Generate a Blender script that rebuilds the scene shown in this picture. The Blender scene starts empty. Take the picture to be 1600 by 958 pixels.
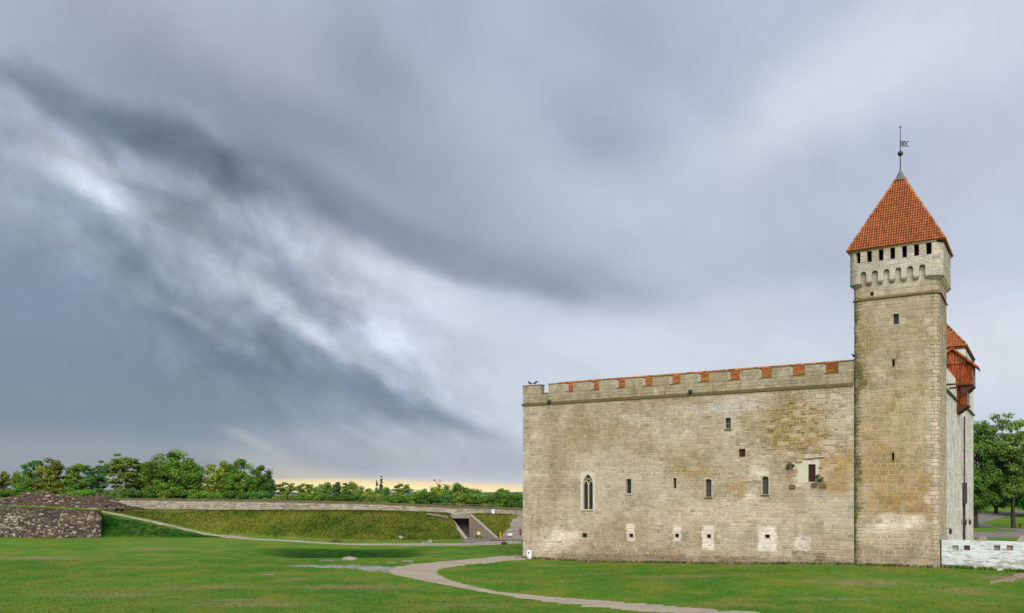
import bpy, bmesh, math, random
import numpy as np
from mathutils import Vector

# ------------------------------------------------------------------ frame, camera, light
C = bpy.context.scene.collection
SC = bpy.context.scene
F = 1341.0                 # focal length in photograph pixels
EYE = 7.6                  # camera height above the yard
EXPO = 1.6
SC.view_settings.view_transform = 'Standard'
SC.view_settings.look = 'None'
SC.view_settings.exposure = EXPO
SC.view_settings.gamma = 1.0
try:
    SC.view_settings.use_curve_mapping = False
except Exception:
    pass
cam_d = bpy.data.cameras.new('camera')
cam = bpy.data.objects.new('camera', cam_d)
C.objects.link(cam)
cam.location = (0, 0, EYE)
cam.rotation_euler = (math.radians(90), 0, 0)
cam_d.sensor_width = 36.0
cam_d.lens = 36.0 * F / 1600.0
cam_d.shift_y = 289.0 / 1600.0
cam_d.clip_start = 0.5
cam_d.clip_end = 30000
SC.camera = cam

SUN_DIR = Vector((-0.02, -0.80, 0.62)).normalized()      # towards the sun, behind the camera
sun_d = bpy.data.lights.new('sun', 'SUN')
sun_d.energy = 1.5
sun_d.angle = math.radians(50)
sun_d.color = (1.0, 0.955, 0.88)
sun = bpy.data.objects.new('sun', sun_d)
C.objects.link(sun)
sun.rotation_euler = SUN_DIR.to_track_quat('Z', 'Y').to_euler()


# ------------------------------------------------------------------ node helpers
def lin1(c):
    c /= 255.0
    return c / 12.92 if c <= 0.04045 else ((c + 0.055) / 1.055) ** 2.4


def lin(rgb, k=1.0):
    return (lin1(rgb[0]) * k, lin1(rgb[1]) * k, lin1(rgb[2]) * k, 1.0)


class NT:
    def __init__(self, tree):
        self.t = tree

    def n(self, typ, **kw):
        nd = self.t.nodes.new('ShaderNode' + typ)
        for k, v in kw.items():
            setattr(nd, k, v)
        return nd

    def put(self, sock, v):
        if isinstance(v, bpy.types.NodeSocket):
            self.t.links.new(v, sock)
        else:
            sock.default_value = v

    def math(self, op, a, b=None, c=None, clamp=False):
        nd = self.n('Math', operation=op, use_clamp=clamp)
        self.put(nd.inputs[0], a)
        if b is not None:
            self.put(nd.inputs[1], b)
        if c is not None:
            self.put(nd.inputs[2], c)
        return nd.outputs[0]

    def vmath(self, op, a, b=None):
        nd = self.n('VectorMath', operation=op)
        self.put(nd.inputs[0], a)
        if b is not None:
            self.put(nd.inputs[1], b)
        return nd.outputs['Value'] if op == 'LENGTH' else nd.outputs[0]

    def scale(self, a, s):
        nd = self.n('VectorMath', operation='SCALE')
        self.put(nd.inputs[0], a)
        self.put(nd.inputs['Scale'], s)
        return nd.outputs[0]

    def mix(self, f, a, b, blend='MIX'):
        nd = self.n('Mix', data_type='RGBA', blend_type=blend)
        self.put(nd.inputs[0], f)
        self.put(nd.inputs[6], a)
        self.put(nd.inputs[7], b)
        return nd.outputs[2]

    def ramp(self, f, lo, hi, a=0.0, b=1.0, smooth=True):
        nd = self.n('MapRange')
        nd.interpolation_type = 'SMOOTHSTEP' if smooth else 'LINEAR'
        self.put(nd.inputs[0], f)
        nd.inputs[1].default_value = lo
        nd.inputs[2].default_value = hi
        nd.inputs[3].default_value = a
        nd.inputs[4].default_value = b
        return nd.outputs[0]

    def noise(self, vec, scale, detail=4.0, rough=0.55, dist=0.0, color=False):
        nd = self.n('TexNoise')
        if vec is not None:
            self.put(nd.inputs['Vector'], vec)
        nd.inputs['Scale'].default_value = scale
        nd.inputs['Detail'].default_value = detail
        nd.inputs['Roughness'].default_value = rough
        nd.inputs['Distortion'].default_value = dist
        return nd.outputs['Color'] if color else nd.outputs['Fac']

    def mapping(self, vec, loc=(0, 0, 0), rot=(0, 0, 0), scale=(1, 1, 1), typ='POINT'):
        nd = self.n('Mapping', vector_type=typ)
        self.put(nd.inputs['Vector'], vec)
        nd.inputs['Location'].default_value = loc
        nd.inputs['Rotation'].default_value = rot
        nd.inputs['Scale'].default_value = scale
        return nd.outputs[0]

    def blob(self, vec, cx, cy, rx, ry, ang=0.0, inner=0.0, op=1.0, square=False):
        """soft ellipse in the xy of vec: op at the middle, 0 at the rim"""
        m = self.mapping(vec, (cx, cy, 0), (0, 0, math.radians(ang)), (rx, ry, 1e9), 'TEXTURE')
        if square:
            m = self.vmath('MULTIPLY', m, m)
            m = self.vmath('MULTIPLY', m, m)
        return self.ramp(self.vmath('LENGTH', m), inner, 1.0, op, 0.0)

    def attr(self, name):
        nd = self.n('Attribute', attribute_name=name)
        return nd.outputs['Fac']


# ------------------------------------------------------------------ world: storm clouds over a Nishita sky
def build_world():
    w = bpy.data.worlds.new('World')
    SC.world = w
    w.use_nodes = True
    t = w.node_tree
    t.nodes.clear()
    N = NT(t)
    d = N.n('TexCoord').outputs['Generated']
    sep = N.n('SeparateXYZ')
    N.put(sep.inputs[0], d)
    az = N.math('ARCTAN2', sep.outputs[0], sep.outputs[1])
    el = N.math('ARCSINE', sep.outputs[2])
    comb = N.n('CombineXYZ')
    N.put(comb.inputs[0], N.math('MULTIPLY', az, F))
    N.put(comb.inputs[1], N.math('MULTIPLY', el, F))
    P0 = comb.outputs[0]
    # domain warp: broad billows plus streaks that run down to the right
    dr = N.mapping(d, rot=(0, math.radians(-33), 0))
    ds = N.mapping(dr, scale=(0.5, 1.0, 1.0))
    w1 = N.scale(N.vmath('SUBTRACT', N.noise(d, 5.5, 3, 0.5, 0.2, True), (0.5, 0.5, 0.5)), 95.0)
    w2 = N.scale(N.vmath('SUBTRACT', N.noise(ds, 15.0, 6, 0.6, 0.15, True), (0.5, 0.5, 0.5)), 64.0)
    # less warp near the horizon so the layers there stay flat
    flat = N.ramp(el, 0.0, 0.16, 0.06, 1.0)
    P = N.vmath('ADD', P0, N.scale(N.vmath('ADD', w1, w2), flat))
    Pm = N.vmath('ADD', P0, N.scale(N.vmath('ADD', w1, N.scale(w2, 0.45)), flat))

    def pos(px, py):
        k = (px - 800) / F
        return math.atan(k) * F, math.atan((768 - py) / math.hypot(F, px - 800)) * F

    elr = N.ramp(el, 0.0, 0.6, 0, 1, False)
    base = N.mix(elr, lin((200, 208, 221)), lin((176, 188, 208)))
    below = N.ramp(el, -0.03, 0.0, 1.0, 0.0)
    col = base
    # (px, py, rx, ry, angle, inner, colour, opacity, coords: 0 fully warped, 1 mildly warped)
    S = [
        # upper deck
        (430, 130, 620, 240, -12, .1, (166, 177, 199), .95, 1),
        (575, 120, 210, 130, -62, .0, (142, 155, 178), .85, 1),
        (700, 40, 130, 110, 0, .0, (153, 163, 194), .6, 1),
        (820, 110, 120, 140, -10, .0, (172, 184, 210), .7, 1),
        (1000, 60, 220, 110, -20, .0, (157, 172, 198), .75, 1),
        (940, 200, 150, 120, -15, .0, (150, 162, 190), .75, 1),
        (1330, 120, 330, 120, 28, .1, (207, 216, 228), .9, 1),
        (1560, 30, 260, 130, 20, .1, (208, 217, 229), .9, 1),
        (1540, 250, 220, 120, 10, .0, (188, 198, 219), .8, 1),
        (1260, 190, 170, 90, 25, .0, (209, 218, 229), .7, 1),
        (1200, 330, 330, 110, 10, .0, (178, 190, 211), .7, 1),
        (1250, 410, 220, 80, 0, .0, (165, 178, 199), .7, 1),
        (900, 390, 330, 100, -14, .0, (172, 184, 203), .8, 1),
        (640, 250, 320, 120, -24, .0, (152, 165, 186), .8, 1),
        (1030, 310, 190, 70, -20, .0, (184, 196, 216), .6, 1),
        (480, 200, 260, 70, -14, .0, (136, 150, 170), .75, 1),
        (250, 130, 260, 60, -14, .0, (168, 181, 202), .6, 1),
        # pale low sky on the right
        (1100, 560, 520, 120, -4, .1, (205, 213, 226), .9, 1),
        (1560, 540, 220, 130, 0, .1, (216, 223, 235), .9, 1),
        (1190, 470, 220, 50, 8, .0, (196, 205, 219), .7, 1),
        # storm below the roll cloud
        (300, 460, 560, 300, -33, .25, (150, 166, 186), 1.0, 0),
        (120, 640, 600, 240, -6, .3, (112, 134, 158), 1.0, 1),
        (60, 460, 200, 130, -25, .1, (114, 137, 163), .9, 0),
        (60, 330, 190, 60, -33, .0, (148, 166, 187), .8, 0),
        (650, 470, 330, 110, -33, .15, (197, 208, 224), 1.0, 0),
        (520, 400, 240, 80, -36, .1, (205, 217, 232), .95, 0),
        (760, 590, 260, 70, -22, .1, (199, 208, 222), .95, 0),
        (640, 520, 240, 60, -34, .0, (196, 206, 223), .9, 0),
        (120, 265, 130, 46, -28, .0, (198, 212, 231), .95, 0),
        (40, 175, 90, 50, -20, .0, (178, 194, 214), .8, 0),
        (330, 320, 120, 36, -33, .0, (184, 196, 210), .8, 0),
        (330, 390, 220, 34, -34, .0, (172, 186, 200), .9, 0),
        (410, 460, 230, 40, -36, .0, (192, 205, 220), .9, 0),
        (360, 380, 70, 90, 0, .0, (140, 157, 174), .6, 0),
        (200, 400, 210, 40, -32, .0, (118, 140, 160), .8, 0),
        (270, 350, 60, 60, 0, .0, (134, 151, 165), .55, 0),
        (300, 545, 260, 46, -30, .0, (114, 137, 162), .85, 0),
        (350, 530, 120, 22, -33, .0, (172, 184, 200), .75, 0),
        (480, 520, 150, 34, -34, .0, (188, 199, 215), .8, 0),
        (400, 575, 220, 50, -28, .0, (106, 128, 158), .85, 0),
        (560, 610, 210, 46, -30, .0, (106, 126, 156), .9, 0),
        (680, 655, 190, 26, -18, .0, (116, 136, 164), .9, 0),
        (560, 560, 160, 34, -34, .0, (174, 186, 204), .75, 0),
        # roll cloud: shaded underside of the deck, then the dark core
        (360, 200, 470, 130, -24, .0, (134, 146, 164), .85, 1),
        (720, 375, 380, 90, -20, .0, (150, 161, 178), .8, 1),
        (900, 445, 260, 60, -6, .0, (150, 161, 176), .8, 1),
        (660, 445, 220, 34, -30, .4, (200, 209, 222), .85, 0),
        (120, 268, 120, 36, -26, .3, (198, 210, 226), .8, 0),
        (420, 345, 180, 30, -32, .2, (166, 180, 198), .7, 0),
        (60, 150, 150, 34, -22, .0, (128, 144, 165), .85, 1),
        (210, 215, 230, 52, -24, .1, (98, 114, 136), .95, 1),
        (340, 265, 230, 46, -25, .1, (98, 112, 134), .95, 1),
        (500, 315, 220, 50, -27, .1, (116, 130, 152), .9, 1),
        (640, 370, 220, 44, -27, .1, (128, 141, 160), .9, 1),
        (760, 425, 210, 46, -22, .1, (138, 151, 166), .9, 1),
        (850, 462, 120, 26, -6, .0, (138, 151, 166), .8, 1),
        # bottom of the sky on the left
        (120, 715, 520, 60, 0, .1, (140, 152, 168), .9, 1),
        (560, 705, 330, 50, -6, .1, (152, 163, 180), .85, 1),
        (760, 715, 260, 60, -6, .1, (166, 175, 194), .9, 1),
        (440, 725, 180, 30, -12, .0, (168, 174, 182), .8, 0),
        (400, 690, 90, 16, -26, .0, (166, 176, 186), .8, 0),
        (590, 690, 90, 14, -24, .0, (172, 182, 194), .7, 0),
        (480, 740, 160, 16, -4, .0, (188, 186, 182), .8, 1),
        # clear strip along the horizon, lit by the low sun beyond the cloud
        (620, 766, 560, 27, -1.2, .2, (226, 210, 182), .85, 1),
        (620, 765, 430, 19, -1.6, .35, (255, 230, 168), 1.0, 1),
        (590, 769, 330, 15, -1.4, .35, (255, 241, 196), .95, 1),
    ]
    for px, py, rx, ry, ang, inner, c, op, cs in S:
        x, y = pos(px, py)
        if py < 735:                                    # cloud greys, only faintly blue
            g = .3 * c[0] + .59 * c[1] + .11 * c[2]
            c = tuple(g + (q - g) * .74 for q in c)
        col = N.mix(N.blob((P, Pm)[cs], x, y, rx * 0.95, ry * 0.95, ang, inner, op), col, lin(c))
    # texture inside the cloud: strong in the storm, faint in the deck above
    det = N.noise(ds, 22.0, 8, 0.68, 0.25)
    det2 = N.noise(d, 9.0, 6, 0.55, 0.5)
    det3 = N.ramp(N.noise(N.mapping(dr, scale=(.6, 1, 1)), 13.0, 7, .6, .5), .34, .66, -.5, .5)
    cx, cy = pos(390, 465)
    storm = N.blob(Pm, cx, cy, 640, 215, -33, .3, 0.75)
    amp = N.math('ADD', storm, 0.10)
    k = N.math('MULTIPLY_ADD', N.math('SUBTRACT', det, 0.5), amp, 1.0)
    k = N.math('MULTIPLY', k, N.math('MULTIPLY_ADD', N.math('SUBTRACT', det2, 0.5), 0.26, 1.0))
    k = N.math('MULTIPLY', k, N.math('MULTIPLY_ADD', N.math('MULTIPLY', det3, storm), 0.40, 1.0))
    bl = N.noise(N.mapping(dr, scale=(.62, 1, 1)), 11.0, 4, .5, .2)
    bl = N.math('ABSOLUTE', N.math('MULTIPLY_ADD', bl, 2.0, -1.0))          # puffs with dark creases between
    bl = N.ramp(bl, .0, .34, -.55, .45)
    k = N.math('MULTIPLY', k, N.math('MULTIPLY_ADD', N.math('MULTIPLY', bl, storm), 0.42, 1.0))
    cl = N.ramp(el, 0.0, 0.10, 0.0, 1.0)
    k = N.math('MULTIPLY_ADD', N.math('SUBTRACT', k, 1.0), cl, 1.0)
    col = N.scale(col, k)
    col = N.mix(below, col, lin((110, 118, 105)))
    bg = N.n('Background')
    N.put(bg.inputs[0], col)
    bg.inputs[1].default_value = 1.0 / 2 ** EXPO
    sky = N.n('TexSky')
    sky.sky_type = 'NISHITA'
    sky.sun_disc = False
    sky.sun_elevation = math.asin(SUN_DIR.z)
    sky.sun_rotation = math.atan2(SUN_DIR.x, SUN_DIR.y)
    bg2 = N.n('Background')
    N.put(bg2.inputs[0], sky.outputs[0])
    bg2.inputs[1].default_value = 0.08
    ms = N.n('MixShader')
    ms.inputs[0].default_value = 0.96       # cloud cover
    t.links.new(bg2.outputs[0], ms.inputs[1])
    t.links.new(bg.outputs[0], ms.inputs[2])
    out = N.n('OutputWorld')
    t.links.new(ms.outputs[0], out.inputs[0])


build_world()

# ------------------------------------------------------------------ object helpers


def tag(o, label=None, cat=None, group=None, kind=None):
    if label:
        o['label'] = label
    if cat:
        o['category'] = cat
    if group:
        o['group'] = group
    if kind:
        o['kind'] = kind
    return o


def empty(name, loc=(0, 0, 0), rz=0.0, parent=None):
    o = bpy.data.objects.new(name, None)
    C.objects.link(o)
    o.location = loc
    o.rotation_euler = (0, 0, rz)
    o.empty_display_size = 0.3
    if parent:
        o.parent = parent
    return o


def link(name, me, parent=None):
    o = bpy.data.objects.new(name, me)
    C.objects.link(o)
    if parent:
        o.parent = parent
    return o


class MB:
    def __init__(self):
        self.v, self.f, self.tint = [], [], []

    def add(self, verts, faces, tint=0.5):
        b = len(self.v)
        self.v += [tuple(p) for p in verts]
        self.f += [tuple(i + b for i in f) for f in faces]
        self.tint += [tint] * len(faces)

    def box(self, x0, x1, y0, y1, z0, z1, tint=0.5):
        self.hexa([(x0, y0, z0), (x1, y0, z0), (x1, y1, z0), (x0, y1, z0), (x0, y0, z1), (x1, y0, z1), (x1, y1, z1), (x0, y1, z1)], tint)

    def hexa(self, p, tint=0.5):
        self.add(p, [(0, 3, 2, 1), (4, 5, 6, 7), (0, 1, 5, 4), (1, 2, 6, 5), (2, 3, 7, 6), (3, 0, 4, 7)], tint)

    def bar(self, a, b, w, h=None, tint=0.5):
        """square bar between two points"""
        h = h or w
        a, b = Vector(a), Vector(b)
        d = (b - a).normalized()
        up = Vector((0, 0, 1)) if abs(d.z) < 0.95 else Vector((0, 1, 0))
        s = d.cross(up).normalized() * w / 2
        u = s.cross(d).normalized() * h / 2
        self.hexa([a - s - u, a + s - u, a + s + u, a - s + u, b - s - u, b + s - u, b + s + u, b - s + u], tint)

    def tube(self, pts, rad, n=7, tint=0.5, cap=True):
        pts = [Vector(p) for p in pts]
        b = len(self.v)
        m = len(pts)
        ref = Vector((0.31, 0.95, 0.05))
        for i, p in enumerate(pts):
            d = (pts[min(i + 1, m - 1)] - pts[max(i - 1, 0)]).normalized()
            s = d.cross(ref)
            s = (s if s.length > 1e-3 else d.cross(Vector((1, 0, 0)))).normalized()
            u = s.cross(d)
            for k in range(n):
                a = 2 * math.pi * k / n
                self.v.append(tuple(p + (s * math.cos(a) + u * math.sin(a)) * rad[i]))
        fs = []
        for i in range(m - 1):
            for k in range(n):
                q = (k + 1) % n
                fs.append((b + i * n + k, b + i * n + q, b + (i + 1) * n + q, b + (i + 1) * n + k))
        if cap:
            fs.append(tuple(b + k for k in range(n))[::-1])
            fs.append(tuple(b + (m - 1) * n + k for k in range(n)))
        self.f += fs
        self.tint += [tint] * len(fs)

    def prism(self, poly, y0, y1, tint=0.5):
        """polygon in (x, z) extruded along y from y0 to y1"""
        n = len(poly)
        v = [(p[0], y0, p[1]) for p in poly] + [(p[0], y1, p[1]) for p in poly]
        f = [tuple(range(n)), tuple(range(2 * n - 1, n - 1, -1))]
        f += [(i, n + i, n + (i + 1) % n, (i + 1) % n) for i in range(n)]
        self.add(v, f, tint)

    def ribbon(self, line, w, y0, y1, tint=0.5, closed=False):
        """flat band along a polyline in (x, z), with depth along y"""
        n = len(line)
        L, R = [], []
        for i, p in enumerate(line):
            a = line[(i - 1) % n] if closed else line[max(i - 1, 0)]
            b = line[(i + 1) % n] if closed else line[min(i + 1, n - 1)]
            dx, dz = b[0] - a[0], b[1] - a[1]
            q = math.hypot(dx, dz) or 1
            nx, nz = -dz / q * w / 2, dx / q * w / 2
            L.append((p[0] + nx, p[1] + nz))
            R.append((p[0] - nx, p[1] - nz))
        for i in range(n if closed else n - 1):
            j = (i + 1) % n
            self.hexa([(L[i][0], y0, L[i][1]), (R[i][0], y0, R[i][1]), (R[i][0], y1, R[i][1]), (L[i][0], y1, L[i][1]),
                       (L[j][0], y0, L[j][1]), (R[j][0], y0, R[j][1]), (R[j][0], y1, R[j][1]), (L[j][0], y1, L[j][1])], tint)

    def build(self, name, mat, parent=None, smooth=False, kind=None):
        me = bpy.data.meshes.new(name)
        me.from_pydata(self.v, [], self.f)
        a = me.attributes.new('tint', 'FLOAT', 'FACE')
        a.data.foreach_set('value', np.array(self.tint, dtype=np.float32))
        if mat:
            me.materials.append(mat)
        if smooth:
            me.polygons.foreach_set('use_smooth', np.ones(len(me.polygons), dtype=bool))
        me.update()
        o = link(name, me, parent)
        if kind:
            o['kind'] = kind
        return o


def np_mesh(name, V, Fc, mat, tint=None, parent=None, smooth=False, attrs=None):
    """fast mesh from arrays: V (n,3), Fc (m,k)"""
    me = bpy.data.meshes.new(name)
    V = np.asarray(V, dtype=np.float32)
    Fc = np.asarray(Fc, dtype=np.int32)
    m, k = Fc.shape
    me.vertices.add(len(V))
    me.vertices.foreach_set('co', V.ravel())
    me.loops.add(m * k)
    me.loops.foreach_set('vertex_index', Fc.ravel())
    me.polygons.add(m)
    me.polygons.foreach_set('loop_start', np.arange(0, m * k, k, dtype=np.int32))
    me.polygons.foreach_set('loop_total', np.full(m, k, dtype=np.int32))
    if smooth:
        me.polygons.foreach_set('use_smooth', np.ones(m, dtype=bool))
    me.update(calc_edges=True)
    if tint is not None:
        me.attributes.new('tint', 'FLOAT', 'FACE').data.foreach_set('value', np.asarray(tint, dtype=np.float32))
    for nm, arr in (attrs or {}).items():
        me.attributes.new(nm, 'FLOAT', 'POINT').data.foreach_set('value', np.asarray(arr, dtype=np.float32))
    if mat:
        me.materials.append(mat)
    return link(name, me, parent) if name else me


# ------------------------------------------------------------------ materials
def mat_new(name):
    m = bpy.data.materials.new(name)
    m.use_nodes = True
    t = m.node_tree
    t.nodes.clear()
    N = NT(t)
    out = N.n('OutputMaterial')
    bs = N.n('BsdfPrincipled')
    t.links.new(bs.outputs[0], out.inputs[0])
    bs.inputs['Roughness'].default_value = 0.9
    bs.inputs['Specular IOR Level'].default_value = 0.2
    return m, N, bs, out


def bump(N, bs, h, dist=0.02, strength=0.6):
    b = N.n('Bump')
    b.inputs['Strength'].default_value = strength
    b.inputs['Distance'].default_value = dist
    N.put(b.inputs['Height'], h)
    N.t.links.new(b.outputs[0], bs.inputs['Normal'])


def simple(name, rgb, k=0.9, var=0.25, scale=3.0, rough=0.9, spec=0.2, tintvar=0.3, bumpd=0.0, metal=0.0):
    """one colour with grain and a per-piece shade"""
    m, N, bs, out = mat_new(name)
    oc = N.n('TexCoord').outputs['Object']
    nz = N.noise(oc, scale, 6, 0.62)
    f = N.math('MULTIPLY_ADD', N.math('SUBTRACT', nz, 0.5), var * 2, 1.0)
    f = N.math('MULTIPLY', f, N.math('MULTIPLY_ADD', N.math('SUBTRACT', N.attr('tint'), 0.5), tintvar * 2, 1.0))
    N.put(bs.inputs['Base Color'], N.scale(lin(rgb, k)[:3], f))
    bs.inputs['Roughness'].default_value = rough
    bs.inputs['Specular IOR Level'].default_value = spec
    bs.inputs['Metallic'].default_value = metal
    if bumpd:
        bump(N, bs, nz, bumpd)
    return m


AK = 0.78     # display colour of stone -> base colour under this light

# castle frame: x along the front from its left corner, y into the building
L0 = (1.24, 97.6)
RZ = math.atan2(-0.5300, 0.8480)


def fu(px, py=768.0, v=0.0):
    """where a line of sight meets the castle's front plane (v metres behind it): (u, z)"""
    k = (px - 800) / F
    u = ((97.6 + 0.848 * v) * k - 1.24 - 0.53 * v) / (0.848 + 0.53 * k)
    D = 97.6 - 0.53 * u + 0.848 * v
    return u, EYE + (768 - py) / F * D


def stone_material(name, base, blobs, streak=0.35, sharp=()):
    """weathered limestone; blobs = (px, py, rx_m, ry_m, angle, inner, colour, opacity): stains where the stone has them"""
    m, N, bs, out = mat_new(name)
    oc = N.n('TexCoord').outputs['Object']
    sep = N.n('SeparateXYZ')
    N.put(sep.inputs[0], oc)
    cb = N.n('CombineXYZ')
    N.put(cb.inputs[0], sep.outputs[0])
    N.put(cb.inputs[1], sep.outputs[2])
    P0 = cb.outputs[0]
    wv = N.scale(N.vmath('SUBTRACT', N.noise(oc, 0.45, 6, 0.65, 0.0, True), (0.5, 0.5, 0.5)), 4.6)
    P = N.vmath('ADD', P0, wv)
    tint = N.attr('tint')
    big = N.noise(oc, 0.16, 5, 0.6)
    mid = N.noise(oc, 0.9, 6, 0.65)
    fine = N.noise(oc, 6.0, 7, 0.7)
    col = N.mix(N.ramp(big, 0.38, 0.66), lin(base, AK), lin((162, 148, 116), AK))
    col = N.mix(N.ramp(mid, 0.5, 0.78, 0, 0.5), col, lin((214, 206, 184), AK))
    for px, py, rx, ry, ang, inner, c, op in blobs:
        u, z = fu(px, py)
        col = N.mix(N.blob(P, u, z, rx, ry, ang, inner, op), col, lin(c, AK))
    # patches of limewash and plaster with their own edges
    P2 = N.vmath('ADD', P0, N.scale(N.vmath('SUBTRACT', N.noise(oc, 1.6, 5, 0.65, 0.0, True), (0.5, 0.5, 0.5)), 0.75))
    for px, py, rx, ry, ang, inner, c, op in sharp:
        u, z = fu(px, py)
        col = N.mix(N.blob(P2, u, z, rx, ry, ang, inner, op, True), col, lin(c, AK))
    # rain streaks, long and vertical
    st = N.noise(N.mapping(oc, scale=(1.0, 1.0, 0.10)), 1.5, 5, 0.6)
    col = N.mix(N.ramp(st, 0.5, 0.8, 0, streak), col, lin((104, 96, 74), AK))
    # remains of a lime render that levels stones and joints
    wash = N.ramp(N.noise(oc, .42, 7, .68), .49, .64, 0, .42)
    # each stone its own shade; a few dark, a few chalky
    sh = N.math('MULTIPLY_ADD', N.math('SUBTRACT', tint, 0.5), 0.26, 1.0)
    sh = N.math('MULTIPLY', sh, N.math('MULTIPLY_ADD', N.math('SUBTRACT', fine, 0.5), 1.2, 1.0))
    sh = N.math('MULTIPLY', sh, N.math('MULTIPLY_ADD', N.math('SUBTRACT', mid, 0.5), 0.7, 1.0))
    hue = N.math('FRACT', N.math('MULTIPLY', tint, 17.31))
    col = N.mix(N.ramp(hue, 0.70, 1.0, 0, 0.30, False), col, lin((176, 152, 104), AK))
    col = N.mix(N.ramp(hue, 0.0, 0.12, 0.55, 0.0, False), col, lin((132, 124, 104), AK))
    col = N.scale(col, sh)
    mort = N.math('GREATER_THAN', tint, 0.995)
    col = N.mix(N.math('MULTIPLY', mort, 0.42), col, lin((206, 195, 172), AK))
    soft = N.scale(lin((202, 190, 166), AK)[:3], N.math('MULTIPLY_ADD', N.math('SUBTRACT', fine, .5), .7, 1.0))
    col = N.mix(wash, col, soft)
    col = N.mix(1.0, col, (1.0, .965, .99, 1), 'MULTIPLY')
    N.put(bs.inputs['Base Color'], col)
    bs.inputs['Roughness'].default_value = 0.93
    bump(N, bs, N.math('ADD', fine, mid), 0.03, 0.7)
    return m


OCH = (176, 144, 78)
OLV = (150, 134, 92)
WHT = (236, 226, 206)
M_wall = stone_material('castle limestone', (190, 181, 158), [
    (930, 680, 6.5, 2.6, 0, .1, OLV, .75), (870, 730, 2.6, 4.5, 0, .1, (152, 138, 106), .75),
    (1075, 735, 4.5, 1.3, 0, .1, (160, 138, 84), .8), (1010, 700, 3.0, 1.2, 0, 0, OLV, .6),
    (1110, 640, 7, 1.6, -3, 0, (203, 197, 182), .7), (990, 650, 7, 1.2, -3, 0, (196, 190, 174), .6),
    (1235, 665, 5.0, 4.2, 0, .25, (152, 130, 72), .92), (1250, 690, 3.4, 2.2, 0, 0, (158, 134, 72), .8),
    (1318, 735, 2.4, 3.0, 0, .1, (172, 140, 80), .85), (1150, 760, 2.4, 1.6, 0, .1, (172, 142, 90), .75),
    (1150, 805, 13, 2.0, 2, .2, (208, 195, 170), .8), (940, 800, 6, 1.4, 2, .1, (196, 184, 156), .6),
    (875, 845, 4.6, 1.5, 8, .2, (240, 230, 212), .9), (1010, 862, 14, 0.9, -1, .2, (152, 130, 104), .75),
    (1285, 850, 3.5, 1.8, 0, .2, (166, 154, 122), .75), (1185, 735, 1.2, 1.0, 0, .2, WHT, .8), (1170, 775, 1.6, .8, 0, .2, WHT, .6),
    (1220, 625, 1.2, 1.5, 0, .1, (134, 124, 88), .7), (1300, 610, 2.4, .6, 0, .1, (130, 122, 84), .6),
], .35, [(985.5, 832, .55, 1.1, 0, .2, (238, 230, 212), .85), (1058.5, 833, .5, .92, 0, .2, (232, 225, 206), .75), (1106, 840, .7, 1.42, 0, .2, (240, 233, 216), .85),
        (1199, 842, 1.0, 1.36, 0, .2, (244, 238, 224), .9), (1255, 849, .85, .8, 0, .2, (222, 218, 206), .8), (1262, 871, 1.75, .62, 0, .25, (116, 110, 74), .85),
        (1251, 742, .8, 1.3, 0, .2, (212, 202, 178), .85), (1287, 735, .8, 1.2, 0, .0, (208, 198, 176), .6),
        (918, 768, .8, 2.3, 0, .3, (208, 200, 180), .6), (1240, 738, .3, .28, 0, .2, (166, 98, 78), .7), (1232, 744, .18, .35, 0, .2, (170, 108, 92), .6),
        (1262, 705, 2.2, .3, -4, .1, (150, 132, 84), .7), (1150, 630, 3.2, 1.0, 0, .0, (206, 202, 190), .5), (1075, 875, 19, .55, 1.2, .0, (108, 90, 70), .65), (1300, 742, 1.5, 1.9, 0, .1, (170, 136, 76), .7)])
M_tower = stone_material('tower limestone', (180, 168, 138), [
    (1405, 765, 4.2, 3.8, 0, .2, (172, 138, 78), .92), (1385, 690, 3.6, 5.5, 0, .2, (168, 142, 86), .85),
    (1420, 640, 2.6, 5.0, 0, .1, (182, 165, 118), .7), (1352, 560, .7, 6.0, 0, .1, (140, 128, 78), .75),
    (1396, 620, .55, 5.0, 0, .1, (138, 124, 72), .7), (1395, 545, .35, 3.0, 0, .1, (134, 122, 74), .7),
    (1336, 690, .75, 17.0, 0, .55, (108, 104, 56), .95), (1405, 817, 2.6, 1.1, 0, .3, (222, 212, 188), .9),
    (1400, 862, 3.6, 1.5, 0, .3, (150, 142, 118), .8), (1362, 842, 1.6, 1.2, 0, .1, (196, 186, 158), .6),
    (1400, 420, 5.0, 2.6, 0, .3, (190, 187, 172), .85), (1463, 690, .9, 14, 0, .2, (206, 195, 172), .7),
], .35, [(1408, 814, 2.3, .75, 0, .0, (232, 223, 202), .7), (1380, 826, 1.7, .5, 0, .0, (228, 219, 198), .6)])


def fn_side(name, base):
    m, N, bs, out = mat_new(name)
    oc = N.n('TexCoord').outputs['Object']
    mid = N.noise(oc, 0.5, 6, 0.65)
    fine = N.noise(oc, 5.0, 7, 0.7)
    st = N.noise(N.mapping(oc, scale=(1, 1, 0.08)), 1.1, 5, 0.6)
    col = N.mix(N.ramp(mid, 0.35, 0.7), lin(base, AK), lin((206, 196, 184), AK))
    col = N.mix(N.ramp(st, 0.52, 0.8, 0, 0.55), col, lin((150, 138, 116), AK))
    sh = N.math('MULTIPLY_ADD', N.math('SUBTRACT', N.attr('tint'), 0.5), 0.3, 1.0)
    sh = N.math('MULTIPLY', sh, N.math('MULTIPLY_ADD', N.math('SUBTRACT', fine, 0.5), 0.5, 1.0))
    N.put(bs.inputs['Base Color'], N.scale(col, sh))
    bump(N, bs, fine, 0.03, 0.6)
    return m


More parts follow.
